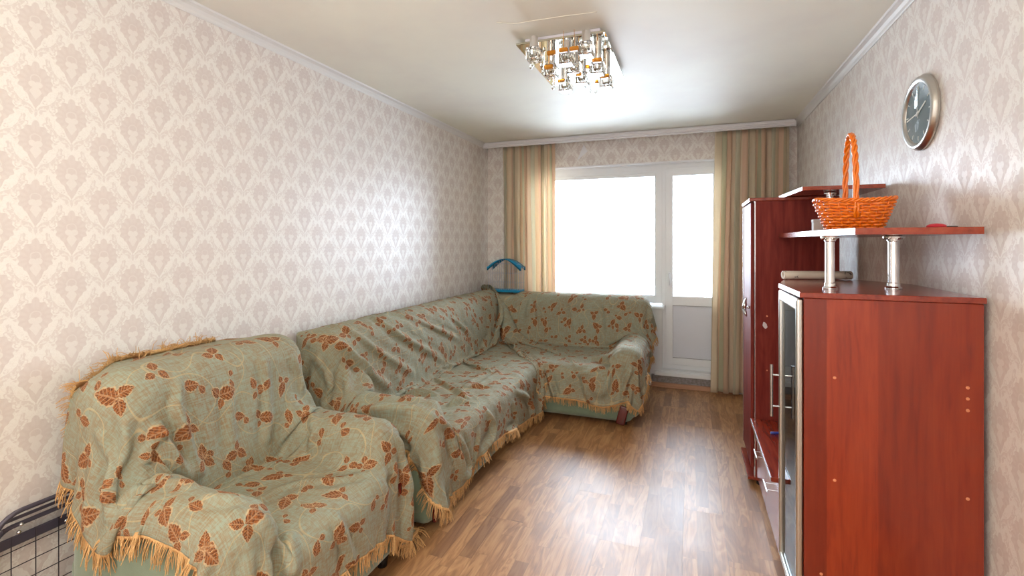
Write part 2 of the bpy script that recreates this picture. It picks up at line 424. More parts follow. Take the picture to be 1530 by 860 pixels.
struct(boxo('wall_left', (XL - .12, YF - .1, -.1), (XL, YB + .3, ZC + .1), 'wpL', bev=0), 'long left wall in pale damask wallpaper', 'wall')
struct(boxo('wall_right', (XR, YF - .1, -.1), (XR + .12, YB + .3, ZC + .1), 'wpL', bev=0), 'right wall in damask wallpaper behind the cabinets', 'wall')
struct(boxo('wall_rear', (XL, YF - .12, -.1), (XR, YF, ZC + .1), 'wpB', bev=0), 'wall behind the camera', 'wall')
# window wall with opening: window x[-1.6,-.24], door x[-.24,.34]
OX0, OX1, OZ1 = -1.72, .33, 2.27
DX0 = -.285; SILL = .80
bm = bmesh.new()
box(bm, (XL, YB, -.1), (OX0, YB + .3, ZC)); box(bm, (OX1, YB, -.1), (XR, YB + .3, ZC)); box(bm, (OX0, YB, OZ1), (OX1, YB + .3, ZC))
struct(obj('wall_back', bm, 'wpB'), 'window wall in damask wallpaper around the balcony block', 'wall')
# reveals
bm = bmesh.new(); box(bm, (OX0, YB - .004, OZ1 - .012), (OX1, YB + .16, OZ1 + .001), .002); box(bm, (OX1 - .012, YB - .004, .1), (OX1 + .001, YB + .16, OZ1), .002); box(bm, (OX0 - .001, YB - .004, SILL), (OX0 + .012, YB + .16, OZ1), .002)
struct(obj('trim_1', bm, 'reveal'), 'white window reveal lining', 'trim')
# cornices left and right
def cornice(name, xw, sgn, lab):
    prof = [(0, 0), (0, -.045), (.006, -.047), (.010, -.040), (.012, -.028), (.022, -.016), (.034, -.011), (.042, -.009), (.046, 0)]
    b = bmesh.new(); rows = []
    for y in (YF, YB - .02): rows.append([b.verts.new((xw + sgn * a, y, ZC + h)) for a, h in prof])
    for i in range(len(prof) - 1): b.faces.new((rows[0][i], rows[0][i + 1], rows[1][i + 1], rows[1][i]))
    b.faces.new(rows[0]); b.faces.new(rows[1][::-1]); return struct(obj(name, b, 'mold'), lab, 'trim')
cornice('trim_2', XL, 1, 'white ceiling cornice above the left wall'); cornice('trim_3', XR, -1, 'white ceiling cornice above the right wall')
struct(boxo('baseboard_left', (XL, YF, 0), (XL + .014, YB, .055), 'skirt'), 'low grey skirting along the left wall', 'baseboard')
struct(boxo('baseboard_right', (XR - .014, YF, 0), (XR, YB, .055), 'skirt'), 'low grey skirting along the right wall', 'baseboard')
_a, _b, _d = aty(862, 240, YB - .003), aty(878, 226, YB - .003), aty(872, 216, YB - .02)
bm = bmesh.new(); _v = [bm.verts.new(p) for p in (_a, _b, _d)] + [bm.verts.new(p + Vector((0, .002, 0))) for p in (_a, _b, _d)]
for f_ in ((0, 1, 2), (5, 4, 3), (0, 3, 4, 1), (1, 4, 5, 2), (2, 5, 3, 0)): bm.faces.new([_v[i] for i in f_])
obj('paper_flap', bm, 'reveal', bpy.data.objects['wall_back'])
bm = bmesh.new(); tube(bm, [atz(x_, y_, ZC + .001) for x_, y_ in ((742, 33), (770, 35), (800, 30), (840, 24), (880, 19), (892, 17))], .004, 6); obj('paint_ridge', bm, 'ceil', bpy.data.objects['ceiling'], True)
# ---- window 1 (big fixed pane)
YW = YB + .10                                           # front of the plastic frames
def frame_bm(x0, x1, z0, z1, t, y0, y1, bev=.006):
    b = bmesh.new()
    box(b, (x0, y0, z0), (x0 + t, y1, z1), bev, 2); box(b, (x1 - t, y0, z0), (x1, y1, z1), bev, 2)
    box(b, (x0 + t * .8, y0 + .0004, z0), (x1 - t * .8, y1, z0 + t), bev, 2); box(b, (x0 + t * .8, y0 + .0004, z1 - t), (x1 - t * .8, y1, z1), bev, 2); return b
def zpy(px, py, y=YW): return aty(px, py, y).z
gx0, gx1 = OX0 + .09, aty(982, 350, YW).x; gz0, gz1 = zpy(900, 439), zpy(900, 266)
dgx0, dgx1 = aty(1008, 350, YW).x, OX1 - .085; dgz0 = zpy(1035, 443); dgz1 = zpy(1035, 271)
bm = bmesh.new(); box(bm, (OX0, YB + .01, -.1), (gx1 + .05, YB + .3, SILL))
struct(obj('wall_apron', bm, 'reveal'), 'white low wall under the window', 'wall')
win = thing('window_1', 'large fixed white plastic window pane over the sofa', 'window', ((gx0 + gx1) / 2, YW + .03, SILL)); win['kind'] = 'structure'
obj('window_frame', frame_bm(gx0 - .095, gx1 + .05, gz0 - .075, OZ1 + .002, .075, YW, YW + .07), 'pvc', win)
boxo('head_frame', (gx0 - .02, YW + .002, gz1 + .025), (gx1 + .03, YW + .068, OZ1 - .05), 'pvc', win, .004)
obj('sash', frame_bm(gx0 - .03, gx1 + .022, gz0 - .028, gz1 + .03, .035, YW + .012, YW + .055, .004), 'pvc', win)
boxo('pane', (gx0 - .01, YW + .03, gz0 - .01), (gx1 + .004, YW + .036, gz1 + .01), 'glassw', win, 0)
boxo('window_sill', (OX0 - .02, YB - .075, SILL - .012), (aty(992, 457, YB - .05).x, YW + .01, SILL + .012), 'pvc', win, .006, 2)
boxo('head_strip', (gx0 - .075, YW - .012, gz1 + .105), (OX1 - .01, YW + .02, gz1 + .122), 'pvc', win)
reparent(win)
# ---- balcony door
DZ0 = .205
door = thing('door_1', 'white glazed balcony door with a solid lower panel', 'door', ((dgx0 + dgx1) / 2, YW + .03, DZ0)); door['kind'] = 'structure'
obj('door_frame', frame_bm(gx1 + .045, OX1 - .001, DZ0 - .045, OZ1 + .002, .055, YW, YW + .07), 'pvc', door)
dx0 = gx1 + .082
boxo('head_frame', (dx0, YW + .004, gz1 + .05), (OX1 - .04, YW + .066, OZ1 - .04), 'pvc', door, .004)
obj('door_leaf', frame_bm(dx0, OX1 - .05, DZ0, gz1 + .06, .072, YW - .012, YW + .06), 'pvc', door)
lpz1, lpz0 = zpy(1035, 457), zpy(1035, 537)
boxo('middle_rail', (dx0 + .06, YW - .011, lpz1), (OX1 - .11, YW + .058, dgz0), 'pvc', door, .005, 2)
boxo('pane', (dx0 + .05, YW + .02, dgz0 - .01), (OX1 - .1, YW + .027, gz1 + .01), 'glassw', door, 0)
boxo('lower_panel', (dx0 + .05, YW + .006, DZ0 + .05), (OX1 - .1, YW + .03, lpz1 + .02), 'panel', door, .003)
obj('panel_gasket', frame_bm(dx0 + .068, OX1 - .118, DZ0 + .070, lpz1 + .002, .004, YW - .002, YW + .012, 0), 'darkmetal', door)
hp = aty(1000, 410, YW - .012)
bm = bmesh.new(); box(bm, (hp.x - .014, YW - .022, hp.z - .035), (hp.x + .014, YW - .010, hp.z + .035), .006, 2); tube(bm, [(hp.x, YW - .02, hp.z + .01), (hp.x, YW - .052, hp.z + .01)], .007)
tube(bm, [(hp.x, YW - .050, hp.z + .018), (hp.x, YW - .054, hp.z - .02), (hp.x, YW - .05, hp.z - .11)], [.009, .010, .007])
obj('door_handle', bm, 'pvc', door, True)
reparent(door)
bm = bmesh.new(); box(bm, (gx1 + .03, YB + .01, .07), (OX1, YB + .3, DZ0 - .045), .002)
struct(obj('threshold_wall', bm, 'reveal'), 'white riser under the balcony door', 'trim')
struct(boxo('trim_4', (gx1 - .02, YB - .035, .115), (OX1 + .02, YB + .11, .155), 'pvc', None, .006, 2), 'white door step sill below the balcony door', 'trim')
struct(boxo('trim_5', (gx1 - .05, YB - .012, .045), (OX1 + .03, YB + .03, .118), 'stone', None), 'grey speckled riser under the door step', 'trim')
struct(boxo('trim_6', (gx1 - .05, YB - .035, .0), (OX1 + .1, YB + .02, .045), 'threshold', None), 'pale wooden batten at the foot of the balcony door', 'trim')
# ---- balcony outside
struct(boxo('balcony_floor', (-3.2, YB + .3, -.05), (2., YB + 1.5, .02), 'ground', None), 'concrete balcony floor outside', 'floor')
bal = thing('balcony_railing', 'pale balcony railing outside the window', 'railing', (-.6, 6.3, .02))
boxo('parapet', (-3.2, 6.27, .02), (2., 6.31, .90), 'balc', bal, .003)
bm = bmesh.new(); tube(bm, [(-3.2, 6.29, 1.0), (2., 6.29, 1.0)], .018, 8); obj('handrail', bm, 'balc', bal, True)
bm = bmesh.new(); tube(bm, [(0, 0, 0), (0, 0, .10)], .010, 6); pme = bpy.data.meshes.new('baluster'); bm.to_mesh(pme); bm.free(); pme.materials.append(M['balc'])
for i in range(18):
    o = bpy.data.objects.new('baluster', pme); C.objects.link(o); o.parent = bal; o.location = (-3.1 + i * .29, 6.29, .895)
reparent(bal)

# ------------------------------------------------------------------ curtain rail and curtains
YC = YB - .16
pl, pr = aty(729, 220, YC), aty(1187, 187, YC)
crail = thing('curtain_rail', 'long white ceiling curtain rail above the window', 'curtain rail', ((pl.x + pr.x) / 2, YC, ZC - .02))
boxo('mounting_board', (XL + .03, YC - .03, ZC - .016), (pr.x, YC + .09, ZC), 'rail', crail, .003)
bm = bmesh.new(); RZ = ZC - .066
prof = [(-.052, ZC - .018), (-.050, RZ + .035), (-.056, RZ + .03), (-.058, RZ + .018), (-.052, RZ + .012), (-.055, RZ + .004), (-.05, RZ), (-.04, RZ), (-.036, ZC - .018)]
rows = [[bm.verts.new((x, YC + a, h)) for a, h in prof] for x in (XL + .035, pr.x + .005)]
for i in range(len(prof)): j = (i + 1) % len(prof); bm.faces.new((rows[0][i], rows[0][j], rows[1][j], rows[1][i]))
bm.faces.new(rows[0]); bm.faces.new(rows[1][::-1]); obj('fascia', bm, 'rail', crail)
for yy in (.0, .05): boxo('track', (XL + .05, YC + yy - .01, ZC - .034), (pr.x - .01, YC + yy + .01, ZC - .014), 'rail', crail, .002)
reparent(crail)
def curtain(name, label, mat, xs_top, xs_bot, z0, z1, folds, amp, seed, fabric, ybase, sweep=0.):
    rnd = random.Random(seed); NU, NV = 260, 46
    ph = [rnd.uniform(0, 6.28) for _ in range(4)]
    verts, uvs, faces = [], [], []
    for j in range(NV + 1):
        t = j / NV; z = z1 + (z0 - z1) * t
        a0 = xs_top[0] + (xs_bot[0] - xs_top[0]) * t; a1 = xs_top[1] + (xs_bot[1] - xs_top[1]) * t
        for i in range(NU + 1):
            s = i / NU
            q = s + .018 * math.sin(2 * math.pi * 2.3 * s + ph[0]) + .01 * math.sin(5 * t + ph[1] + 7 * s)
            f = math.sin(2 * math.pi * folds * q + ph[2] + .5 * math.sin(3 * t + ph[3]))
            g2 = math.sin(2 * math.pi * folds * 2.37 * q + ph[1] + 2 * t)
            A_ = amp * (.55 + .45 * min(1, t * 3)) * (1 + .3 * math.sin(7 * s + ph[0]))
            yy = ybase + A_ * f + A_ * .3 * g2 * (1 - .5 * t)
            xx = a0 + (a1 - a0) * s + .30 * amp * math.sin(2 * math.pi * folds * 2 * q + ph[2]) + sweep * math.sin(math.pi * t) * (s - .5)
            verts.append((xx, yy, z)); uvs.append((s * fabric, z))
    W_ = NU + 1
    for j in range(NV):
        for i in range(NU): faces.append((j * W_ + i, j * W_ + i + 1, (j + 1) * W_ + i + 1, (j + 1) * W_ + i))
    me = bpy.data.meshes.new(name); me.from_pydata(verts, [], faces); uvl = me.uv_layers.new(name='UVMap')
    li = np.zeros(len(me.loops), int); me.loops.foreach_get('vertex_index', li); uvl.data.foreach_set('uv', np.array(uvs)[li].ravel())
    me.polygons.foreach_set('use_smooth', [True] * len(me.polygons)); me.update()
    o = link(name, me, mat); s = o.modifiers.new('thick', 'SOLIDIFY'); s.thickness = .0015
    return tag(o, label, 'curtain')
cy = YC + .045
ltop = (aty(752, 300, cy).x, aty(829, 300, cy).x)
curtain('curtain', 'striped beige and green satin curtain left of the window, behind the sofa corner', 'curL', ltop, (ltop[0] + .02, ltop[1] + .02), .03, ZC - .05, 7.5, .026, 3, 1.35, cy)
rtop = (aty(1069, 300, cy).x, aty(1180, 300, cy).x)
curtain('curtain', 'wide striped beige and gold satin curtain right of the balcony door', 'curR', rtop, (aty(1063, 300, cy).x, rtop[1] - .03), .03, ZC - .05, 6.3, .034, 12, 1.5, cy)


# ------------------------------------------------------------------ wall unit: tall cabinet, display cabinet, low bench, two post shelves
def P(x0, x1, y0, y1, z0, z1): return (x0, y0, z0), (x1, y1, z1)
def bar_handle(name, parent, x, ya, yb, za, zb, r=.0055, stand=.032):
    """bar with two stand-offs; bar runs from (ya,za) to (yb,zb) in front of a face at x"""
    b = bmesh.new(); tube(b, [(x - stand, ya, za), (x - stand, yb, zb)], r, 10)
    for t in (.2, .8):
        y, z = ya + (yb - ya) * t, za + (zb - za) * t; tube(b, [(x + .001, y, z), (x - stand, y, z)], r * .8, 8)
    o = obj(name, b, 'steel', parent, True); return autosmooth(o, 40)
# tall cabinet
TX0, TX1, TY0, TY1, TZ = .352, .792, 3.22, 3.66, 1.716
tc = thing('tall_cabinet', 'tall narrow cherry-wood wardrobe cabinet next to the right curtain', 'cabinet', (.56, 3.44, 0))
side = boxo('side_panel', *P(TX0 + .012, TX1, TY0, TY0 + .018, .03, TZ - .02), 'woodT', tc, .001)
boxo('edge_band', *P(TX0 + .006, TX0 + .0125, TY0 + .0005, TY0 + .0175, .03, TZ - .02), 'steel', side, .001)
boxo('side_panel', *P(TX0 + .012, TX1, TY1 - .018, TY1, .03, TZ - .02), 'woodT', tc, .001)
boxo('back_panel', *P(TX1 - .006, TX1 - .001, TY0 + .018, TY1 - .018, .05, TZ - .02), 'woodT', tc, .0005)
dr = boxo('door', *P(TX0 - .012, TX0 + .005, TY0 + .02, TY1 - .002, .10, TZ - .026), 'woodT', tc, .002)
boxo('edge_band', *P(TX0 - .0165, TX0 - .0125, TY1 - .014, TY1 - .0025, .10, TZ - .026), 'steel', dr, .001)
boxo('top_board', *P(TX0 - .022, TX1, TY0 - .004, TY1 + .004, TZ - .02, TZ), 'woodY', tc, .003)
boxo('base_board', *P(TX0 - .03, TX1, TY0 - .002, TY1 + .004, .03, .048), 'woodY', tc, .003)
for yy in (TY0 + .03, TY1 - .05):
    bm = bmesh.new(); tube(bm, [(TX0 + .04, yy, 0), (TX0 + .04, yy, .032)], .02, 12); obj('foot', bm, 'black', tc, True)
    bm = bmesh.new(); tube(bm, [(TX1 - .04, yy, 0), (TX1 - .04, yy, .032)], .02, 12); obj('foot', bm, 'black', tc, True)
hz = 1.446 - (455 - 363) / 724 * 3.1
bm = bmesh.new(); hc = (TX0 - .022, TY0 + .075, hz)
tube(bm, [(TX0 - .01, hc[1], hz), (TX0 - .028, hc[1], hz)], .008, 10)
for t in range(9):
    a = t / 8 * math.pi
    pass
pts = [(TX0 - .030 - .012 * math.sin(math.pi * i / 14), hc[1] + .016 * math.sin(i * .9), hz + .055 - .11 * i / 14) for i in range(15)]
tube(bm, pts, [.004 + .009 * math.sin(math.pi * i / 14) for i in range(15)], 10)
ho = obj('ornate_handle', bm, 'steel', tc, True); ho['label'] = 'curved dark silver handle'
bm = bmesh.new(); cpt = atz(1143, 486, 0); cp = aty(1143, 486, TY0 - .0008); rr = random.Random(4)
ring = [bm.verts.new((cp.x + math.cos(a) * .017 * rr.uniform(.5, 1.) + .006 * math.sin(a), TY0 - .0012, cp.z - math.sin(a) * .022 * rr.uniform(.6, 1.))) for a in [k * math.pi / 5 for k in range(10)]]
f = bm.faces.new(ring); r_ = bmesh.ops.extrude_face_region(bm, geom=[f]); bmesh.ops.translate(bm, vec=(0, .0008, 0), verts=[v for v in r_['geom'] if isinstance(v, bmesh.types.BMVert)])
obj('paper_scrap', bm, 'chip', side)['label'] = 'torn white paper scrap'
for (px, py) in ((1146, 472), (1146, 553), (1124, 560)):
    c_ = aty(px, py, TY0)
    if c_.x > TX0 + .015:
        bm = bmesh.new(); lathe(bm, [(.0045, 0), (.0045, -.0012), (.003, -.002)], (c_.x, TY0, c_.z), 10, 'y'); obj('screw_cap', bm, 'cap', side, True)
reparent(tc)
# display cabinet (nearest)
CX0, CX1, CY0, CY1, CZ = .388, .905, 2.03, 2.42, 1.245
dc = thing('display_cabinet', 'nearest cherry-wood cabinet with a silver-framed glass door facing the sofa', 'cabinet', (.64, 2.22, 0))
near = boxo('side_panel', *P(CX0, CX1, CY0, CY0 + .018, 0.012, CZ), 'woodZ', dc, .0015)
boxo('side_panel', *P(CX0, CX1, CY1 - .018, CY1, 0.012, CZ), 'woodZ', dc, .0015)
boxo('back_panel', *P(CX1 - .006, CX1 - .001, CY0 + .018, CY1 - .018, .04, CZ - .002), 'woodZ', dc, .0005)
boxo('bottom_panel', *P(CX0 + .004, CX1 - .008, CY0 + .018, CY1 - .018, .05, .068), 'woodY', dc, .001)
for zz in (.46, .86): boxo('shelf', *P(CX0 + .03, CX1 - .008, CY0 + .019, CY1 - .019, zz, zz + .016), 'woodY', dc, .001)
boxo('plinth', *P(CX0 + .03, CX0 + .046, CY0 + .018, CY1 - .018, 0.001, .05), 'woodY', dc, .001)
bm = bmesh.new(); top = [(CX0 - .014, CY0 - .004), (CX1 + .006, CY0 - .004), (CX1 + .006, 2.60), (.74, 2.86), (.455, 2.82), (.368, 2.44)]
prism(bm, top, CZ + .001, CZ + .021)
bmesh.ops.bevel(bm, geom=[e for e in bm.edges], offset=.002, segments=1, affect='EDGES')
topo = obj('top_board', bm, 'woodY', dc)
# aluminium framed door on the -x face
def door_frame(x0, x1, y0, y1, z0, z1, t):
    b = bmesh.new()
    box(b, (x0, y0, z0), (x1, y0 + t, z1), .008, 3); box(b, (x0, y1 - t, z0), (x1, y1, z1), .008, 3)
    box(b, (x0 + .0005, y0 + t * .7, z0), (x1, y1 - t * .7, z0 + t), .008, 3); box(b, (x0 + .0005, y0 + t * .7, z1 - t * 1.9), (x1, y1 - t * .7, z1), .008, 3); return b
dz0, dz1 = .075, CZ - .004
dd = obj('door', door_frame(CX0 - .024, CX0 - .002, CY0 + .001, CY1 - .001, dz0, dz1, .024), 'alu', dc); dd['label'] = 'silver-framed glass door'
boxo('door_glass', *P(CX0 - .012, CX0 - .008, CY0 + .03, CY1 - .03, dz0 + .03, dz1 - .03), 'glassd', dd, 0)
boxo('inner_stile', *P(CX0 - .0068, CX0 - .0022, CY1 - .12, CY1 - .034, dz0 + .034, dz1 - .034), 'woodZ', dd, .0008)
bar_handle('door_handle', dd, CX0 - .021, CY1 - .016, CY1 - .016, zpy(1157, 620, CY1), zpy(1157, 543, CY1), .006)
capm = bmesh.new(); lathe(capm, [(.0055, 0), (.0052, -.0014), (.0035, -.0022)], (0, 0, 0), 12, 'y')
capme = bpy.data.meshes.new('screw_cap'); capm.to_mesh(capme); capm.free(); capme.materials.append(M['cap'])
for (px, py) in ((1247, 564), (1247, 717), (1446, 579), (1446, 595.5), (1446, 613), (1446, 745), (1227, 857)):
    c_ = aty(px, py, CY0 - .0003); o = bpy.data.objects.new('screw_cap', capme); C.objects.link(o); o.parent = near; o.location = c_
reparent(dc)
# low bench
BX, BY0, BY1, BZ = .338, 2.435, 3.212, .40
be = thing('low_bench', 'low cherry-wood bench with two drawers between the two cabinets', 'bench', (.6, 2.83, 0))
boxo('top_board', *P(BX, .88, BY0, BY1, BZ - .022, BZ), 'woodY', be, .002)
boxo('edge_band', *P(BX - .003, BX - .0005, BY0, BY1, BZ - .021, BZ - .001), 'steel', be, .0008)
boxo('end_panel', *P(BX + .05, .88, BY1 - .02, BY1, .05, BZ - .022), 'woodZ', be, .001)
boxo('end_panel', *P(BX + .05, .88, BY0, BY0 + .018, .05, BZ - .022), 'woodZ', be, .001)
boxo('bottom_panel', *P(BX + .05, .88, BY0 + .018, BY1 - .02, .05, .066), 'woodY', be, .001)
md = (BY0 + BY1) / 2
for (a, b2) in ((BY0 + .003, md - .002), (md + .002, BY1 - .022)):
    d_ = boxo('drawer', *P(BX + .030, BX + .048, a, b2, .066, BZ - .03), 'woodY', be, .0015)
    m_ = (a + b2) / 2; bar_handle('drawer_handle', d_, BX + .030, m_ - .06, m_ + .06, .27, .27, .005, .028)
boxo('plinth', *P(BX + .09, BX + .106, BY0 + .02, BY1 - .03, 0.001, .05), 'dwood', be, .001)
reparent(be)
# shelves on chrome posts
def post(parent, x, y, z0, z1, r=.019):
    b = bmesh.new()
    lathe(b, [(r * 1.55, z0), (r * 1.55, z0 + .004), (r * 1.2, z0 + .010), (r * 1.18, z0 + .022), (r, z0 + .024), (r, z1 - .024), (r * 1.18, z1 - .022), (r * 1.25, z1 - .012), (r * 1.9, z1 - .010), (r * 1.95, z1 - .004), (r * 1.3, z1)], (x, y, 0), 24)
    for k in range(4):
        a = k * math.pi / 2 + .4; tube(b, [(x + r * 1.2 * math.cos(a), y + r * 1.2 * math.sin(a), z1 - .014), (x + r * 2.1 * math.cos(a), y + r * 2.1 * math.sin(a), z1 - .012)], .004, 6)
    return autosmooth(obj('post', b, 'chrome', parent, True), 40)
SH = 1.476
ls = thing('post_shelf', 'long cherry-wood shelf raised on two chrome posts above the nearest cabinet', 'shelf', (.66, 2.5, CZ + .022))
bm = bmesh.new()
front = [(.547, 2.03)]
for i in range(1, 13):
    t = i / 12; front.append((.547 - .062 * t - .028 * math.sin(math.pi * t), 2.03 + 1.186 * t))
prism(bm, [(.905, 2.03)] + [(.905, 2.9), (.78, 3.216)] + front[::-1], SH, SH + .024)
autosmooth(obj('shelf_board', bm, 'edge', ls), 30)
boxo('edge_band', *P(.546, .902, 2.0275, 2.0295, SH + .001, SH + .023), 'edge', ls, .0005)
def at2(px, py, z): return atz(px, py, z)
p1 = at2(1240, 431, CZ + .022); p2 = at2(1335, 431, CZ + .022)
post(ls, p1.x, p1.y, CZ + .022, SH, .0165); post(ls, p2.x, p2.y, CZ + .022, SH, .0185)
reparent(ls)
UZ = 1.718
us = thing('post_shelf', 'smaller upper shelf resting on the tall cabinet and one chrome post', 'shelf', (.7, 3.1, SH + .024))
bm = bmesh.new(); prism(bm, [(.542, 2.87), (.90, 2.87), (.90, 3.5), (.60, 3.5), (.515, 3.40)], UZ, UZ + .020)
bmesh.ops.bevel(bm, geom=[e for e in bm.edges], offset=.001, segments=1, affect='EDGES'); obj('shelf_board', bm, 'edge', us)
post(us, .70, 3.03, SH + .025, UZ, .016)
reparent(us)
# rolled paper on the cabinet top
bm = bmesh.new(); ra = Vector((.43, 2.72, CZ + .043)); rb = Vector((.735, 2.80, CZ + .043)); d = (rb - ra).normalized(); sd = Vector((-d.y, d.x, 0)); N_ = 28
rings = []
for e in range(5):
    c_ = ra.lerp(rb, e / 4); rings.append([bm.verts.new(c_ + (sd * math.cos(2 * math.pi * k / N_) * 1.1 + Vector((0, 0, 1)) * math.sin(2 * math.pi * k / N_)) * .0205) for k in range(N_)])
inn = [[bm.verts.new(c_ + (sd * math.cos(2 * math.pi * k / N_) * 1.1 + Vector((0, 0, 1)) * math.sin(2 * math.pi * k / N_)) * .013) for k in range(N_)] for c_ in (ra, rb)]
for A_, B_ in list(zip(rings, rings[1:])) + [(inn[0], rings[0]), (rings[-1], inn[1]), (inn[1], inn[0])]:
    for k in range(N_): bm.faces.new((A_[k], A_[(k + 1) % N_], B_[(k + 1) % N_], B_[k]))
rp = tag(obj('paper_roll', bm, 'paper', None, True), 'roll of cream branch-print wallpaper lying on the nearest cabinet top', 'paper roll')
# ------------------------------------------------------------------ basket
bk = thing('wicker_basket', 'orange wicker basket with a tall twisted handle on the raised shelf', 'basket', (.655, 2.46, SH + .024))
BYAW = R(4)
def bpt(th, h):
    """basket wall: th around, h 0..1 up; long axis across"""
    a = .092 + .046 * h ** .9; b = .072 + .038 * h ** .9; n_ = 3.2
    ct, st = math.cos(th), math.sin(th)
    r = 1 / ((abs(ct) / a) ** n_ + (abs(st) / b) ** n_) ** (1 / n_)
    lift = .012 * abs(ct) ** 3 * h
    return Vector((r * ct, r * st, .004 + .112 * h + lift))
rotb = Matrix.Rotation(-BYAW, 3, 'Z'); NS = 26
def bw(v): return rotb @ v
sm_ = bmesh.new()
for k in range(NS):
    th = 2 * math.pi * k / NS; o = None
    b = bmesh.new(); tube(b, [bw(bpt(th, h)) for h in (0, .25, .5, .75, 1)], .0030, 6)
    o = obj('stake', b, 'wicker', bk, True)
for rI in range(9):
    h = .045 + rI * .108; b = bmesh.new(); pts = []
    M_ = NS * 4
    for q in range(M_):
        th = 2 * math.pi * q / M_; v = bpt(th, h); nrm = Vector((v.x, v.y * 1.8, 0)).normalized()
        pts.append(bw(v + nrm * 0.0065 * math.cos(NS / 2 * th + math.pi * (rI % 2)) + Vector((0, 0, .0012 * math.sin(NS * th)))))
    tube(b, pts, .0054, 7, closed=True); obj('weaver', b, 'wicker', bk, True)
for s_ in range(3):
    b = bmesh.new(); pts = []
    for q in range(150):
        th = 2 * math.pi * q / 150; v = bpt(th, 1.02); nrm = Vector((v.x, v.y * 1.8, 0)).normalized(); a = th * 13 + s_ * 2.094
        pts.append(bw(v + nrm * .0055 * math.cos(a) + Vector((0, 0, .004 + .0055 * math.sin(a)))))
    tube(b, pts, .0048, 6, closed=True); obj('rim_braid', b, 'wicker', bk, True)
bm = bmesh.new(); bot = [bm.verts.new(bw(bpt(2 * math.pi * q / 60, 0) + Vector((0, 0, .002)))) for q in range(60)]; f = bm.faces.new(bot)
r_ = bmesh.ops.extrude_face_region(bm, geom=[f]); bmesh.ops.translate(bm, vec=(0, 0, -.004), verts=[v for v in r_['geom'] if isinstance(v, bmesh.types.BMVert)])
obj('bottom', bm, 'wicker', bk)
hd = []
for s_ in range(3):
    b = bmesh.new(); pts = []
    for q in range(121):
        t = q / 120; a = math.pi * t; y_ = .106 * math.cos(a) * (1 + .0 * t); z_ = .05 + .362 * math.sin(a) ** .62 if 0 < t < 1 else .05
        w_ = t * 34 + s_ * 2.094
        amp_ = .0068
        pts.append(bw(Vector((-.01 + amp_ * math.cos(w_), y_ + amp_ * .5 * math.sin(w_) * (1 if t < .5 else -1), z_ + amp_ * math.sin(w_) * (.4 + .6 * abs(math.cos(a)) * 0)))))
    tube(b, pts, .0056, 7); obj('handle_strand', b, 'wicker', bk, True)
# ------------------------------------------------------------------ small things on the shelves
c_ = atx(1421, 336, .84); bm = bmesh.new(); lathe(bm, [(.016, 0), (.026, .003), (.025, .009), (.017, .014), (.004, .016)], (0, 0, 0), 20)
bmesh.ops.scale(bm, vec=(1, 1.6, 1), verts=bm.verts)
rt = thing('hair_clip', 'small red and black plastic clip at the wall end of the raised shelf', 'clip', (.82, 2.14, SH + .024))
obj('shell', bm, 'red', rt, True); boxo('jaw', (.02, -.03, 0), (.05, .03, .006), 'black', rt, .002)
bx = thing('small_box', 'small grey card box half hidden behind the orange basket', 'box', (.575, 2.70, SH + .0245))
boxo('carton', (-.022, -.02, 0), (.022, .02, .058), 'card', bx, .001); boxo('lid', (-.0235, -.0215, .046), (.0235, .0215, .0595), 'card', bx, .001)
bx = thing('pen', 'short blue plastic pen lying at the back of the low bench', 'pen', (.462, 3.0, BZ + .007))
bm = bmesh.new(); tube(bm, [(-.05, -.02, 0), (.0, -.0, 0), (.04, .016, 0)], .0065, 10); obj('barrel', bm, 'navy', bx, True)
bm = bmesh.new(); tube(bm, [(.04, .016, 0), (.055, .022, 0), (.062, .025, 0)], [.0065, .004, .001], 10); obj('tip', bm, 'black', bx, True)
# ------------------------------------------------------------------ clock
cc = atx(1371, 169, XR - .02); ck = thing('wall_clock', 'round silver wall clock with a dark dial high on the right wall', 'clock', (XR, cc.y, cc.z))
b = bmesh.new(); RR = .158
lathe(b, [(RR - .012, -.001), (RR, -.003), (RR + .001, -.010), (RR - .004, -.014), (RR - .006, -.022), (RR - .012, -.028), (RR - .022, -.028), (RR - .032, -.022), (RR - .034, -.016), (.01, -.015)], (0, 0, 0), 64, 'x')
autosmooth(obj('rim', b, 'alu', ck, True), 50)
b = bmesh.new(); lathe(b, [(RR - .033, -.0155), (RR - .033, -.017), (.01, -.0172)], (0, 0, 0), 48, 'x'); dl = obj('dial', b, 'dial', ck)
for k in range(12):
    a = k * math.pi / 6; rr0, rr1 = RR - .060, RR - .042
    b = bmesh.new(); box(b, (-.0006, -.0022, rr0), (.0006, .0022, rr1)); bmesh.ops.rotate(b, cent=(0, 0, 0), matrix=Matrix.Rotation(a, 3, 'X'), verts=b.verts); bmesh.ops.translate(b, vec=(-.0180, 0, 0), verts=b.verts)
    obj('hour_mark', b, 'hand', dl)
def hand(name, a, L, wd, x):
    b = bmesh.new(); box(b, (-.0006, -wd, -.022), (.0006, wd, L)); bmesh.ops.rotate(b, cent=(0, 0, 0), matrix=Matrix.Rotation(a, 3, 'X'), verts=b.verts); bmesh.ops.translate(b, vec=(x, 0, 0), verts=b.verts); obj(name, b, 'hand', dl)
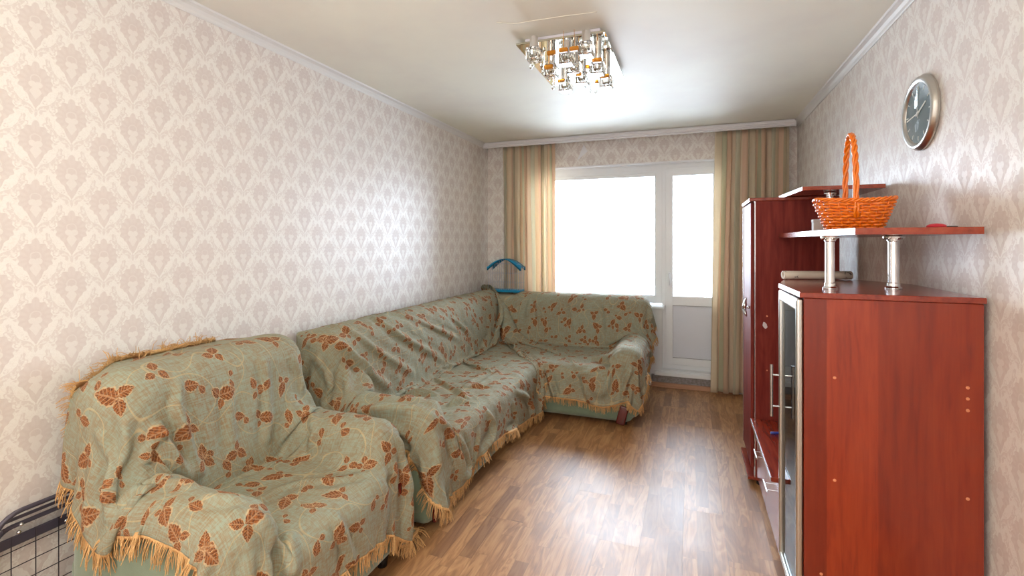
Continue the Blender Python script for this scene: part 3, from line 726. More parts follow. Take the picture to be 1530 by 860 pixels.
# seen from the room the dial's right is towards the camera (-y): Rotation about X by +a turns z towards -y
hand('hour_hand', R(66), .080, .0040, -.0192); hand('minute_hand', R(-97), .108, .0028, -.0202); hand('second_hand', R(-8), .09, .0013, -.0212)
b = bmesh.new(); lathe(b, [(.007, -.018), (.007, -.0225), (.003, -.023)], (0, 0, 0), 16, 'x'); obj('hub', b, 'hand', dl)
b = bmesh.new(); lathe(b, [(RR - .033, -.0235), (RR - .033, -.0245), (.01, -.0250)], (0, 0, 0), 48, 'x'); obj('glass', b, 'glassc', ck, True)
# ------------------------------------------------------------------ chandelier
CLZ = 2.518
cl = thing('ceiling_light', 'rectangular mirrored ceiling light with clear and amber crystal cubes', 'ceiling light', (-.62, 2.74, ZC))
X0, X1, Y0, Y1 = -.890, -.407, 2.475, 3.205
boxo('ceiling_box', (X0 + .045, Y0 + .02, CLZ + .012), (X1 - .03, Y1 - .05, ZC - .001), 'white', cl, .003)
boxo('mirror_plate', (X0, Y0, CLZ), (X1, Y1, CLZ + .012), 'mirror', cl, .0015)
def cup(px, py, zc, s=.037):
    c_ = atz(px, py, zc)
    b = bmesh.new(); lathe(b, [(s * .62, CLZ - .0005), (s * .62, zc + s * .95), (s * .80, zc + s * .92), (s * .80, zc + s * .55), (s * .45, zc + s * .5)], (c_.x, c_.y, 0), 20)
    h_ = autosmooth(obj('lamp_holder', b, 'chrome', cl, True), 40)
    b = bmesh.new(); box(b, (c_.x - s, c_.y - s, zc - s * .9), (c_.x + s, c_.y + s, zc + s * .9), .006, 1)
    # hollow bowl in the cube
    lathe(b, [(s * .62, zc + s * .88), (s * .70, zc + s * .2), (s * .55, zc - s * .35), (s * .2, zc - s * .5)], (c_.x, c_.y, 0), 16)
    obj('crystal_cube', b, 'crystal', h_)
    return c_
cups = [(798, 82, 2.425), (876, 74, 2.425), (824, 107, 2.41), (845, 129, 2.40), (906, 123, 2.41), (893, 103, 2.415), (847, 88, 2.42), (870, 118, 2.405), (858, 103, 2.41)]
for a in cups: cup(*a)
def amber(px, py, zc, L=.036, mat='amber', s=.011):
    c_ = atz(px, py, zc); b = bmesh.new(); box(b, (c_.x - L, c_.y - s, zc - s), (c_.x + L, c_.y + s, zc + s), .004, 1)
    tube(b, [(c_.x, c_.y, zc + s), (c_.x, c_.y, CLZ)], .0016, 5); obj('crystal_bar', b, mat, cl)
for a in ((824, 79 , 2.46, .024), (842, 75, 2.42, .022), (858, 73, 2.42, .024), (820, 100, 2.40, .024), (839, 121, 2.39, .022), (892, 90, 2.41, .026), (904, 114, 2.40, .024), (878, 100, 2.40, .012), (865, 111, 2.38, .016), (892, 122, 2.38, .010)): amber(*a)
rr = random.Random(9)
for k in range(34):
    x_, y_ = rr.uniform(X0 + .05, X1 - .06), rr.uniform(Y0 + .06, Y1 - .04); z_ = rr.uniform(2.41, 2.485); s = rr.uniform(.007, .013)
    b = bmesh.new(); bmesh.ops.create_icosphere(b, subdivisions=1, radius=s); bmesh.ops.scale(b, vec=(1, 1, 1.3), verts=b.verts); bmesh.ops.translate(b, vec=(x_, y_, z_), verts=b.verts)
    tube(b, [(x_, y_, z_ + s), (x_, y_, CLZ)], .0009, 5); obj('crystal_drop', b, 'crystal', cl)
reparent(cl)
# ------------------------------------------------------------------ folding rack at the left wall
rk = thing('wire_rack', 'dark folding wire rack leaning on the left wall behind the armchair', 'rack', (-2.13, 1.3, 0))
RX = -2.130; ZT = .542; RY0, RY1 = .895, 1.60
def rnd_frame(x, z0, z1, y0, y1, r, rad):
    pts = []
    for (cy_, cz_, a0) in ((y1 - r, z1 - r, 0), (y0 + r, z1 - r, 90), (y0 + r, z0 + r, 180), (y1 - r, z0 + r, 270)):
        for k in range(7): a = R(a0 + k * 15); pts.append((x + (cz_ - .3) * 0, cy_ + r * math.cos(a), cz_ + r * math.sin(a)))
    b = bmesh.new(); tube(b, pts, rad, 8, closed=True); return b
obj('outer_frame', rnd_frame(RX, .01, ZT, RY0, RY1, .075, .0085), 'darkmetal', rk, True)
obj('inner_frame', rnd_frame(RX - .024, .03, ZT - .055, RY0 + .01, RY1 - .01, .05, .008), 'darkmetal', rk, True)
bm = bmesh.new(); box(bm, (RX - .030, RY0 + .004, ZT - .125), (RX - .022, RY1 - .01, ZT - .090), .003); 
for zz in (ZT - .03, ZT - .055): tube(bm, [(RX - .02, RY0 + .03, zz), (RX - .02, RY1 - .02, zz)], .006, 8)
obj('cross_rail', bm, 'darkmetal', rk)
for (yy, zz) in ((RY0 + .075, ZT - .052), (RY0 + .068, ZT - .075), (RY0 + .20, ZT - .106)):
    b = bmesh.new(); lathe(b, [(.006, 0), (.006, .006), (.003, .009)], (RX - .010, yy, zz), 10, 'x'); obj('bolt', b, 'steel', rk, True)
wm = bmesh.new(); tube(wm, [(0, 0, 0), (0, 0, .40)], .0017, 5); wv = bpy.data.meshes.new('upright_wire'); wm.to_mesh(wv); wm.free(); wv.materials.append(M['wire'])
for k in range(10):
    o = bpy.data.objects.new('upright_wire', wv); C.objects.link(o); o.parent = rk; o.location = (RX - .018, RY0 + .053 + k * .0655, .055)
wm = bmesh.new(); tube(wm, [(0, 0, 0), (0, RY1 - RY0 - .03, 0)], .0017, 5); wv = bpy.data.meshes.new('cross_wire'); wm.to_mesh(wv); wm.free(); wv.materials.append(M['wire'])
for k in range(7):
    o = bpy.data.objects.new('cross_wire', wv); C.objects.link(o); o.parent = rk; o.location = (RX - .0215, RY0 + .015, .405 - k * .058)
reparent(rk)

# ------------------------------------------------------------------ bird cage behind the sofa corner
cg = thing('bird_cage', 'pale wire bird cage with a blue arched top behind the sofa corner', 'bird cage', (-1.86, 4.86, .925))
a_, b_ = .185, .07; HC = .262
boxo('tray', (-a_, -b_, 0), (a_, b_, .028), 'blue', cg, .006, 2)
def arch(x): return HC + .085 * (1 - (x / a_) ** 2)
for sy in (-1, 1):
    for k in range(15):
        x_ = -a_ + .006 + k * (2 * a_ - .012) / 14; bm = bmesh.new(); tube(bm, [(x_, sy * (b_ - .004), .02), (x_, sy * (b_ - .004), arch(x_))], .0017, 5); obj('bar', bm, 'cagewire', cg)
    for zz in (.10, .20, .30): bm = bmesh.new(); tube(bm, [(-a_, sy * (b_ - .004), zz), (a_, sy * (b_ - .004), zz)], .0015, 5); obj('cross_wire', bm, 'cagewire', cg)
for sx in (-1, 1):
    for k in range(1, 7):
        y_ = -b_ + k * 2 * b_ / 7; bm = bmesh.new(); tube(bm, [(sx * (a_ - .004), y_, .02), (sx * (a_ - .004), y_, HC)], .0011, 5); obj('bar', bm, 'cagewire', cg)
for s in (-1, 1):            # two blue wings of the roof, widest at the outside, meeting in the middle
    bm = bmesh.new(); rows = []
    for k in range(13):
        t = k / 12; x_ = s * (.004 + (a_ + .006) * t); zt = arch(min(abs(x_), a_)) + .006; dp = .004 + .040 * math.sin(math.pi * min(t * .62 + .02, 1)) * (.35 + .65 * t)
        rows.append([bm.verts.new((x_, -b_ - .002, zt - dp)), bm.verts.new((x_, -b_ - .004, zt)), bm.verts.new((x_, b_ + .004, zt)), bm.verts.new((x_, b_ + .002, zt - dp)), bm.verts.new((x_, b_ - .001, zt - .004)), bm.verts.new((x_, -b_ + .001, zt - .004))])
    for A_, B_ in zip(rows, rows[1:]):
        for k in range(6): bm.faces.new((A_[k], A_[(k + 1) % 6], B_[(k + 1) % 6], B_[k]))
    bm.faces.new(rows[0]); bm.faces.new(rows[-1][::-1]); obj('roof_wing', bm, 'blue', cg, True)

# ------------------------------------------------------------------ upholstered bodies (rounded boxes used both as meshes and as cloth colliders)
class RB:
    def __init__(s, name, lo, hi, r, tilt=0, axis='y', vis=True, cloth=True):
        s.name = name; s.c = (np.array(lo) + hi) / 2; s.h = (np.array(hi) - lo) / 2; s.r = r; s.vis = vis; s.cloth = cloth
        a = R(tilt); ca, sa = math.cos(a), math.sin(a)
        s.m = np.array([[ca, 0, sa], [0, 1, 0], [-sa, 0, ca]]) if axis == 'y' else np.array([[1, 0, 0], [0, ca, -sa], [0, sa, ca]])
    def sdf(s, p):
        q = np.abs((p - s.c) @ s.m) - (s.h - s.r)
        return np.linalg.norm(np.maximum(q, 0), axis=-1) + np.minimum(q.max(-1), 0) - s.r
    def mesh(s, parent, mat='velour'):
        bm = bmesh.new(); box(bm, -s.h, s.h, s.r * .98, 6)
        o = obj(s.name, bm, mat, parent, True)
        o.matrix_basis = Matrix.Translation(Vector(s.c)) @ Matrix([list(map(float, r)) for r in s.m]).to_4x4(); return o
def sdf(prims, p, k=.018):
    d = None
    for b in prims:
        e = b.sdf(p)
        if d is None: d = e
        else:
            h = np.clip(.5 + .5 * (d - e) / k, 0, 1); d = d * (1 - h) + e * h - k * h * (1 - h)
    return d
def sdf_n(prims, p):
    e = .004; T = np.array([[1, -1, -1], [-1, -1, 1], [-1, 1, -1], [1, 1, 1]], float)
    n = np.zeros_like(p); d = 0
    for t in T:
        v = sdf(prims, p + t * e); n += v[..., None] * t; d = d + v
    n /= np.linalg.norm(n, axis=-1, keepdims=True) + 1e-9
    return d / 4, n

# ---------- cloth: position based dynamics on a grid, run once while the script builds the scene
def rest(P):
    L = lambda A_, B_: np.linalg.norm(A_ - B_, axis=-1)
    return dict(u=L(P[1:], P[:-1]), v=L(P[:, 1:], P[:, :-1]))
def simulate(P, lu, lv, prims, steps, iters, pin, thick=.012, mu=.5, grav=9., bend=.15, damp=.985, dt=1 / 60, noise_amp=0., limits=None, tuck=None, shear=.35):
    n, m, _ = P.shape; V = P.copy()
    wgt = np.ones((n, m, 1)); wgt[pin] = 0
    lu = lu[..., None]; lv = lv[..., None]
    # diagonal and bending rest lengths
    ld = np.sqrt(((lu[:, :-1] + lu[:, 1:]) / 2) ** 2 + ((lv[:-1] + lv[1:]) / 2) ** 2)
    bu = lu[1:] + lu[:-1]; bv = lv[:, 1:] + lv[:, :-1]
    if noise_amp: P = P + rng.normal(0, noise_amp, P.shape) * wgt
    def solve(A_, B_, wa, wb, L, k, only_push=False):
        d = B_ - A_; l = np.sqrt((d * d).sum(-1, keepdims=True)) + 1e-9; ws = wa + wb + 1e-9
        c = (l - L) / l * k / ws
        A_ += d * c * wa; B_ -= d * c * wb
    W = wgt
    for st in range(steps):
        vel = (P - V) * damp; sp = np.linalg.norm(vel, axis=-1, keepdims=True); vel *= np.minimum(1, .035 / (sp + 1e-9))
        V = P.copy()
        P = P + (vel + np.array([0, 0, -grav * dt * dt])) * W
        if tuck is not None: P = P + tuck(P, st) * W
        for it in range(iters):
            for o in (0, 1):
                a = slice(o, n - 1, 2); b = slice(o + 1, n, 2); solve(P[a], P[b], W[a], W[b], lu[a], 1.)
                a = slice(o, m - 1, 2); b = slice(o + 1, m, 2); solve(P[:, a], P[:, b], W[:, a], W[:, b], lv[:, a], 1.)
            for o in (0, 1):
                a = slice(o, n - 1, 2); b = slice(o + 1, n, 2)
                solve(P[a, :-1], P[b, 1:], W[a, :-1], W[b, 1:], ld[a], shear)
                solve(P[a, 1:], P[b, :-1], W[a, 1:], W[b, :-1], ld[a], shear)
            if it % 2 == 0:
                for o in (0, 1, 2, 3):
                    a = slice(o, n - 2, 4); b = slice(o + 2, n, 4); k = min(P[a].shape[0], P[b].shape[0]); a = slice(o, o + 4 * k, 4) if k else a
                    if k: solve(P[o:n - 2:4][:k], P[o + 2:n:4][:k], W[o:n - 2:4][:k], W[o + 2:n:4][:k], bu[o:n - 2:4][:k], bend)
                    A_ = P[:, o:m - 2:4]; B_ = P[:, o + 2:m:4]; k = min(A_.shape[1], B_.shape[1])
                    if k: solve(A_[:, :k], B_[:, :k], W[:, o:m - 2:4][:, :k], W[:, o + 2:m:4][:, :k], bv[:, o:m - 2:4][:, :k], bend)
            if it % 3 == 2 or it == iters - 1:
                d, nn = sdf_n(prims, P); pen = np.maximum(thick - d, 0)[..., None]
                P = P + nn * pen * W
                hit = (pen > 0)
                if it == iters - 1:
                    dv = P - V; dn = (dv * nn).sum(-1, keepdims=True) * nn; P = np.where(hit, V + dn + (dv - dn) * (1 - mu), P) * W + P * (1 - W)
                if limits is not None:
                    (x0, x1), (y0, y1), (z0, z1) = limits
                    P[..., 0] = np.clip(P[..., 0], x0, x1); P[..., 1] = np.clip(P[..., 1], y0, y1); P[..., 2] = np.maximum(P[..., 2], z0)
    return P
def slack(L, amp, seed, sc=2.2):
    r_ = np.random.default_rng(seed); n, m = L.shape; a = np.zeros((n, m)); I, J = np.meshgrid(np.arange(n), np.arange(m), indexing='ij')
    for k in range(7):
        kx, ky = r_.normal(0, 1, 2) * .22 * sc / 2.2; a += np.sin(I * kx + J * ky + r_.uniform(0, 6.28))
    return L * (1 + amp * np.clip(a / 4 + .35, 0, 1.2))
def up2(P):
    n, m = P.shape[:2]; Q = np.zeros((2 * n - 1, 2 * m - 1) + P.shape[2:])
    Q[::2, ::2] = P; Q[1::2, ::2] = (P[1:] + P[:-1]) / 2; Q[:, 1::2] = (Q[:, 2::2] + Q[:, :-2:2]) / 2; return Q
def up_len_u(L):   # (n-1,m) -> (2n-2, 2m-1)
    A_ = np.repeat(L, 2, axis=0) / 2; B_ = np.zeros((A_.shape[0], 2 * L.shape[1] - 1)); B_[:, ::2] = A_; B_[:, 1::2] = (A_[:, 1:] + A_[:, :-1]) / 2; return B_
def up_len_v(L): return up_len_u(L.T).T
def resample(path, step):
    """polyline of rows (k, d) -> evenly spaced by arclength of its last coordinates"""
    path = np.array(path, float); seg = np.linalg.norm(np.diff(path, axis=0), axis=1); s = np.concatenate([[0], np.cumsum(seg)])
    n = max(int(s[-1] / step), 2); t = np.linspace(0, s[-1], n + 1); return np.stack([np.interp(t, s, path[:, k]) for k in range(path.shape[1])], 1)
def roundpath(pts, it=3):
    P = np.array(pts, float)
    for _ in range(it):
        Q = [P[0]]
        for a, b in zip(P, P[1:]): Q += [a * .75 + b * .25, a * .25 + b * .75]
        Q.append(P[-1]); P = np.array(Q)
    return P
def lift(P, prims, thick):
    for _ in range(60):
        d = sdf(prims, P); ins = d < thick; 
        if not ins.any(): break
        P[..., 2] = np.where(ins, P[..., 2] + .015, P[..., 2])
    return P
def blur(P, k, axis, it=1):
    for _ in range(it):
        Q = P.copy()
        if axis == 0: Q[1:-1] = (P[:-2] + 2 * P[1:-1] + P[2:]) / 4
        else: Q[:, 1:-1] = (P[:, :-2] + 2 * P[:, 1:-1] + P[:, 2:]) / 4
        P = Q
    return P
def cloth_mesh(name, P, UV, mat, parent=None, thick=.004, rows=None):
    n, m = P.shape[:2]; idx = np.arange(n * m).reshape(n, m)
    F = np.stack([idx[:-1, :-1], idx[1:, :-1], idx[1:, 1:], idx[:-1, 1:]], -1).reshape(-1, 4)
    me = bpy.data.meshes.new(name); me.from_pydata(P.reshape(-1, 3).tolist(), [], F.tolist())
    uvl = me.uv_layers.new(name='UVMap'); li = np.zeros(len(me.loops), int); me.loops.foreach_get('vertex_index', li)
    uvl.data.foreach_set('uv', UV.reshape(-1, 2)[li].ravel().astype(np.float32))
    me.polygons.foreach_set('use_smooth', [True] * len(me.polygons)); me.update()
    o = link(name, me, mat, parent)
    sm = o.modifiers.new('smooth', 'SUBSURF'); sm.levels = 1; sm.render_levels = 1
    so = o.modifiers.new('thick', 'SOLIDIFY'); so.thickness = thick; so.offset = 0
    return o
def fringe(parent, edges, prims, seed, length=.07, gap=.0036, droop=1.):
    """edges: list of (points (k,3), outward (k,3)); one joined 'stuff' mesh of twisted yarn strands"""
    rn = np.random.default_rng(seed); V_, F_ = [], []
    def strand(p, d, L, r):
        base = len(V_) ; S_ = 4; a = np.cross(d, [0.3, .2, 1]); a /= np.linalg.norm(a) + 1e-9; q = p.copy(); dd = d.copy()
        wob = rn.normal(0, .25, (S_, 3))
        for s in range(S_):
            b = np.cross(a, dd); rr_ = r * (1 - .45 * s / (S_ - 1))
            for t in range(3): V_.append(tuple(q + (a * math.cos(2.094 * t) + b * math.sin(2.094 * t)) * rr_))
            dd = dd + np.array([0, 0, -.55 * droop]) + wob[s] * .5; dd /= np.linalg.norm(dd); q = q + dd * L / (S_ - 1)
            dsd = sdf(prims, q[None])[0] if s < S_ - 1 else 1
            if dsd < .01: q = q + np.array([0, 0, .0]) + d * (.012 - dsd) * .7
        for s in range(S_ - 1):
            for t in range(3): F_.append((base + s * 3 + t, base + s * 3 + (t + 1) % 3, base + s * 3 + 3 + (t + 1) % 3, base + s * 3 + 3 + t))
    for pts, out in edges:
        seg = np.linalg.norm(np.diff(pts, axis=0), axis=1); s = np.concatenate([[0], np.cumsum(seg)]); k = int(s[-1] / gap)
        for t in np.linspace(0, s[-1], k):
            p = np.array([np.interp(t, s, pts[:, c]) for c in range(3)]); o_ = np.array([np.interp(t, s, out[:, c]) for c in range(3)])
            tl = math.floor(t / .022); cr = np.random.default_rng(tl + seed * 999).normal(0, .22, 3)
            d = o_ + cr + rn.normal(0, .16, 3); d /= np.linalg.norm(d) + 1e-9
            strand(p, d, length * (rn.uniform(.75, 1.15)), rn.uniform(.0015, .0026))
        # header band
        base = len(V_)
        for p, o_ in zip(pts, out):
            for a in (-.006, .008): V_.append(tuple(p + o_ * a + np.array([0, 0, .004]))); V_.append(tuple(p + o_ * a - np.array([0, 0, .004])))
        for i in range(len(pts) - 1):
            b = base + i * 4
            F_.extend([(b, b + 2, b + 6, b + 4), (b + 1, b + 5, b + 7, b + 3), (b, b + 4, b + 5, b + 1), (b + 2, b + 3, b + 7, b + 6)])
    me = bpy.data.meshes.new('fringe'); me.from_pydata(V_, [], F_); me.polygons.foreach_set('use_smooth', [True] * len(me.polygons)); me.update()
    o = link('fringe', me, 'fringe', parent); o['kind'] = 'stuff'; o['label'] = 'tan yarn fringe'; return o
def edge_of(P, side, a=0, b=None):
    if side == 'u1': e, i = P[-1], P[-3]
    elif side == 'u0': e, i = P[0], P[2]
    elif side == 'v0': e, i = P[:, 0], P[:, 2]
    else: e, i = P[:, -1], P[:, -3]
    e, i = e[a:b], i[a:b]; o = e - i; o /= np.linalg.norm(o, axis=-1, keepdims=True) + 1e-9
    return e.copy(), o

def fold(P, prims, lines, micro, seed):
    """press real ridges and valleys into the settled cloth along the fold lines seen in the photograph"""
    P = up2(P); P = blur(blur(P, 1, 0), 1, 1)
    du = np.gradient(P, axis=0); dv = np.gradient(P, axis=1); N = np.cross(du, dv); N /= np.linalg.norm(N, axis=-1, keepdims=True) + 1e-9
    if (N[..., 2].mean()) < 0: N = -N
    D = -_s * P[..., 0] + _c * P[..., 1]; l = _c * P[..., 0] + _s * P[..., 1]
    px = 765 + 724 * l / D; py = 363 - 724 * (P[..., 2] - EYE) / D
    H = np.zeros(P.shape[:2])
    for (a, w_, pts) in lines:
        q = []
        for (x, y) in pts:
            e = np.hypot(px - x, py - y); c = e < max(e.min() + 2.5, 5); i = np.argmin(np.where(c, D, 99)); q.append(P.reshape(-1, 3)[i])
        q = roundpath(q, 2); best = np.full(H.shape, 9.); tpar = np.zeros(H.shape)
        for k, (A_, B_) in enumerate(zip(q, q[1:])):
            ab = B_ - A_; t = np.clip(((P - A_) @ ab) / (ab @ ab + 1e-9), 0, 1); d = np.linalg.norm(P - A_ - t[..., None] * ab, axis=-1)
            tpar = np.where(d < best, (k + t) / (len(q) - 1), tpar); best = np.minimum(best, d)
        env = np.clip(np.minimum(tpar, 1 - tpar) * 5, 0, 1) ** .7; r = best / w_
        H += 1.45 * a * env * (np.exp(-r * r) - .45 * np.exp(-((r - 1.9) / .9) ** 2))
    r_ = np.random.default_rng(seed)
    for k in range(9):                                  # small drag wrinkles
        kk = r_.normal(0, 1, 3) * np.array([26, 26, 14]); w2 = r_.normal(0, 5, 3); ph = r_.uniform(0, 6.28, 2)
        s_ = np.sin(P @ kk + 1.6 * np.sin(P @ w2 + ph[0]) + ph[1]); H += micro * np.sign(s_) * (np.abs(s_) ** 1.5) * .5 * (np.sin(P @ w2 * .8 + ph[0]) > -.2)
    P = P + N * H[..., None]
    d, nn = sdf_n(prims, P); P = P + nn * np.maximum(.007 - d, 0)[..., None]
    P[..., 0] = np.maximum(P[..., 0], XL + .008); P[..., 2] = np.maximum(P[..., 2], .02)
    return P
F_ARM = [(.026, .020, [(233, 632), (246, 658), (289, 716)]), (.020, .020, [(263, 598), (285, 671), (304, 714)]), (.016, .018, [(212, 718), (250, 712), (292, 724)]), (.014, .018, [(242, 640), (228, 668), (225, 692)]),
    (.016, .022, [(430, 790), (436, 825), (440, 858)]), (.012, .018, [(500, 770), (520, 800), (530, 840)]), (-.016, .020, [(400, 748), (440, 722), (520, 722), (600, 722)]), (.014, .018, [(560, 640), (600, 655), (618, 690), (622, 740)]),
    (.012, .018, [(250, 520), (265, 560), (270, 600)]), (.010, .022, [(330, 520), (345, 600), (350, 680)]), (.010, .02, [(395, 530), (405, 600), (400, 660)]), (.012, .02, [(440, 530), (462, 580), (468, 640)]),
    (.014, .018, [(150, 640), (165, 700), (160, 750)]), (.013, .018, [(190, 620), (188, 680), (200, 750)]), (.012, .016, [(470, 640), (462, 660), (450, 690)]), (.014, .018, [(340, 760), (390, 775), (425, 820)]), (.012, .018, [(300, 740), (350, 745), (400, 790)])]
F_LONG = [(.030, .026, [(456, 509), (506, 509), (534, 534), (567, 565), (609, 584), (655, 584)]), (.020, .022, [(551, 470), (581, 486), (612, 506), (640, 523), (682, 543)]), (.018, .022, [(492, 481), (526, 492), (567, 523), (625, 558)]),
    (.016, .02, [(573, 456), (620, 472), (690, 505)]), (.015, .02, [(640, 452), (690, 480), (730, 515)]), (.026, .024, [(517, 620), (556, 607), (612, 607), (651, 623), (673, 640), (682, 680)]), (.024, .024, [(595, 595), (679, 593), (729, 612), (745, 640), (750, 690)]),
    (.018, .02, [(690, 575), (760, 578), (796, 592), (806, 625)]), (.018, .02, [(640, 620), (655, 660), (660, 710)]), (.016, .018, [(690, 650), (708, 690), (712, 730)]), (.015, .018, [(770, 600), (785, 640), (785, 670)]),
    (-.020, .022, [(600, 605), (650, 596), (700, 570), (760, 540)]), (.016, .02, [(475, 530), (500, 575), (500, 600)]), (.016, .018, [(784, 440), (770, 472), (742, 500), (705, 530)]), (.014, .016, [(776, 445), (758, 490), (735, 530)]), (.013, .018, [(720, 440), (735, 480), (740, 510)]),
    (.014, .02, [(560, 640), (600, 640), (630, 670), (640, 730)]), (.014, .018, [(650, 560), (700, 590), (720, 640), (722, 700)])]
F_SHORT = [(.018, .018, [(792, 442), (782, 470), (765, 510), (760, 540)]), (.014, .016, [(802, 446), (800, 480), (790, 520)]), (.020, .018, [(816, 545), (820, 575), (817, 612)]), (.014, .02, [(930, 520), (900, 545), (860, 560)]),
    (.018, .018, [(975, 520), (950, 540), (930, 570), (925, 600)]), (.016, .016, [(978, 535), (975, 565), (972, 590)]), (.016, .018, [(985, 452), (970, 480), (945, 505)]), (.012, .018, [(868, 560), (872, 590), (870, 620)]), (.012, .016, [(955, 540), (955, 570), (952, 590)]),
    (.010, .02, [(850, 450), (856, 490), (850, 525)]), (.010, .02, [(900, 450), (905, 490), (890, 520)])]
# ---------- armchair
AX0, AX1 = -2.10, -1.215
arm_prims = [
    RB('base', (-2.08, 1.06, .055), (-1.235, 1.90, .36), .06),
    RB('seat_cushion', (-1.90, 1.20, .26), (-1.20, 1.76, .47), .075),
    RB('backrest', (-2.03, 1.05, .10), (-1.75, 1.92, .99), .12, -7),
    RB('armrest', (-2.02, 1.02, .10), (-1.245, 1.225, .625), .10),
    RB('armrest', (-2.02, 1.745, .10), (-1.245, 1.95, .635), .10)]
ac = thing('armchair', 'sage green velour armchair under a leaf-patterned throw, nearest the camera', 'armchair', (-1.66, 1.48, 0))
for b in arm_prims: b.mesh(ac)
for yy in (1.10, 1.885):
    o = RB('arm_trim', (-1.256, yy - .035, .08), (-1.232, yy + .035, .36), .011).mesh(ac, 'dwood'); o['label'] = 'dark red wooden arm front'
for (xx, yy) in ((-1.30, 1.12), (-1.30, 1.84), (-2.0, 1.12), (-2.0, 1.84)):
    bm = bmesh.new(); lathe(bm, [(.022, 0), (.028, .06)], (xx, yy, 0), 14); obj('foot', bm, 'black', ac, True)
reparent(ac)
def armchair_throw():
    prims = [p for p in arm_prims]; st = .034
    prof = roundpath([(-2.11, .98), (-2.09, 1.03), (-1.95, 1.045), (-1.81, .97), (-1.73, .70), (-1.70, .55), (-1.665, .485), (-1.58, .485), (-1.30, .49), (-1.19, .485), (-1.15, .475)], 2)
    prof = resample(prof, st); n = len(prof)
    y0, y1 = .80, 2.07; m = int((y1 - y0) / st) + 1; ys = np.linspace(y0, y1, m)
    k0 = np.linspace(0, 1, n)[:, None]; tt = np.linspace(0, 1, m)[None]
    ya = .82 + .215 * np.clip(k0 * 1.7, 0, 1)              # the hem rises from the back towards the front on the near side
    P = np.zeros((n, m, 3)); P[..., 0] = prof[:, :1]; P[..., 1] = ya + (y1 - ya) * tt; P[..., 2] = prof[:, 1:2]; ys = np.linspace(ya[0, 0], y1, m)
    # front drop hangs only in front of the seat
    P = lift(P, prims, .02)
    P = blur(P, 1, 1, 2)
    L = rest(P); lu = blur(L['u'][..., None], 1, 1, 3)[..., 0]; lv = blur(L['v'][..., None], 1, 0, 3)[..., 0]
    lu = lu * 1.03; lv = np.maximum(lv, (y1 - y0) / (m - 1)) * 1.05
    UV = np.zeros((n, m, 2)); UV[1:, :, 0] = np.cumsum(lu.mean(1))[:, None]; UV[:, 1:, 1] = np.cumsum(lv.mean(0))[None]
    pin = np.zeros((n, m), bool); pin[0, (ys > 1.2) & (ys < 1.75)] = True
    def tuck(P, s):
        f = np.zeros_like(P); x, y, z = P[..., 0], P[..., 1], P[..., 2]
        c = np.exp(-((x + 1.69) ** 2 + (z - .52) ** 2) / .012) * ((y > 1.26) & (y < 1.72))
        f[..., 0] -= c * .006; f[..., 2] -= c * .004
        f[..., 2] -= .003 * ((y > 1.25) & (y < 1.73) & (x < -1.2)); return f
    lim = ((-2.165, 9), (-9, 9), (.05, 9))
    P = simulate(P, lu, lv, prims, 80, 14, pin, mu=.6, limits=lim, tuck=tuck)
    P = up2(P); lu2, lv2 = up_len_u(lu), up_len_v(lv); UV = up2(UV)
    pin = np.zeros(P.shape[:2], bool); pin[0, 8:-8] = True
    P = simulate(P, slack(lu2, .05, 5), slack(lv2, .06, 6), prims, 60, 12, pin, mu=.5, bend=.06, noise_amp=.002, limits=lim, tuck=tuck)
    P = fold(P, prims, F_ARM, .0026, 21); UV = up2(UV)
    th = cloth_mesh('throw', P, UV, 'throwA'); tag(th, 'sage throw with brown leaves draped over the nearest armchair', 'throw', 'leaf-patterned fringed throws')
    e0 = edge_of(P, 'u0', 4); k = e0[0][:, 1] < 1.66; top = (e0[0][k] + np.array([.012, 0, .012]), np.tile([.10, -.35, .85], (k.sum(), 1)))
    fringe(th, [edge_of(P, 'u1'), edge_of(P, 'v0'), edge_of(P, 'v1')], prims, 1)
    fringe(th, [top], prims, 4, .050, .0030, .9)
import time; _t = time.time()
armchair_throw(); print('armchair throw', time.time() - _t); _t = time.time()

# ---------- corner sofa
LX = -1.21          # front of the long part
sofa_prims = [
    RB('base', (-2.10, 2.10, .03), (LX, 4.90, .34), .06),
    RB('base', (-1.6, 3.86, .03), (-.42, 4.90, .34), .07),
    RB('backrest', (-2.08, 2.14, .12), (-1.82, 4.75, .95), .12, -7),
    RB('backrest', (-1.75, 4.62, .12), (-.36, 4.87, .93), .12, -7, 'x'),
    RB('seat_cushion', (-1.95, 2.28, .24), (LX + .02, 4.82, .44), .07),
    RB('seat_cushion', (-1.30, 3.83, .24), (-.55, 4.80, .44), .07),
    RB('armrest', (-2.04, 2.08, .06), (LX + .01, 2.30, .62), .10),
    RB('armrest', (-.60, 3.85, .06), (-.36, 4.86, .60), .10)]
so = thing('corner_sofa', 'large sage green corner sofa under leaf-patterned throws, along the wallpapered wall and window', 'sofa', (-1.4, 3.9, 0))
for b in sofa_prims: b.mesh(so)
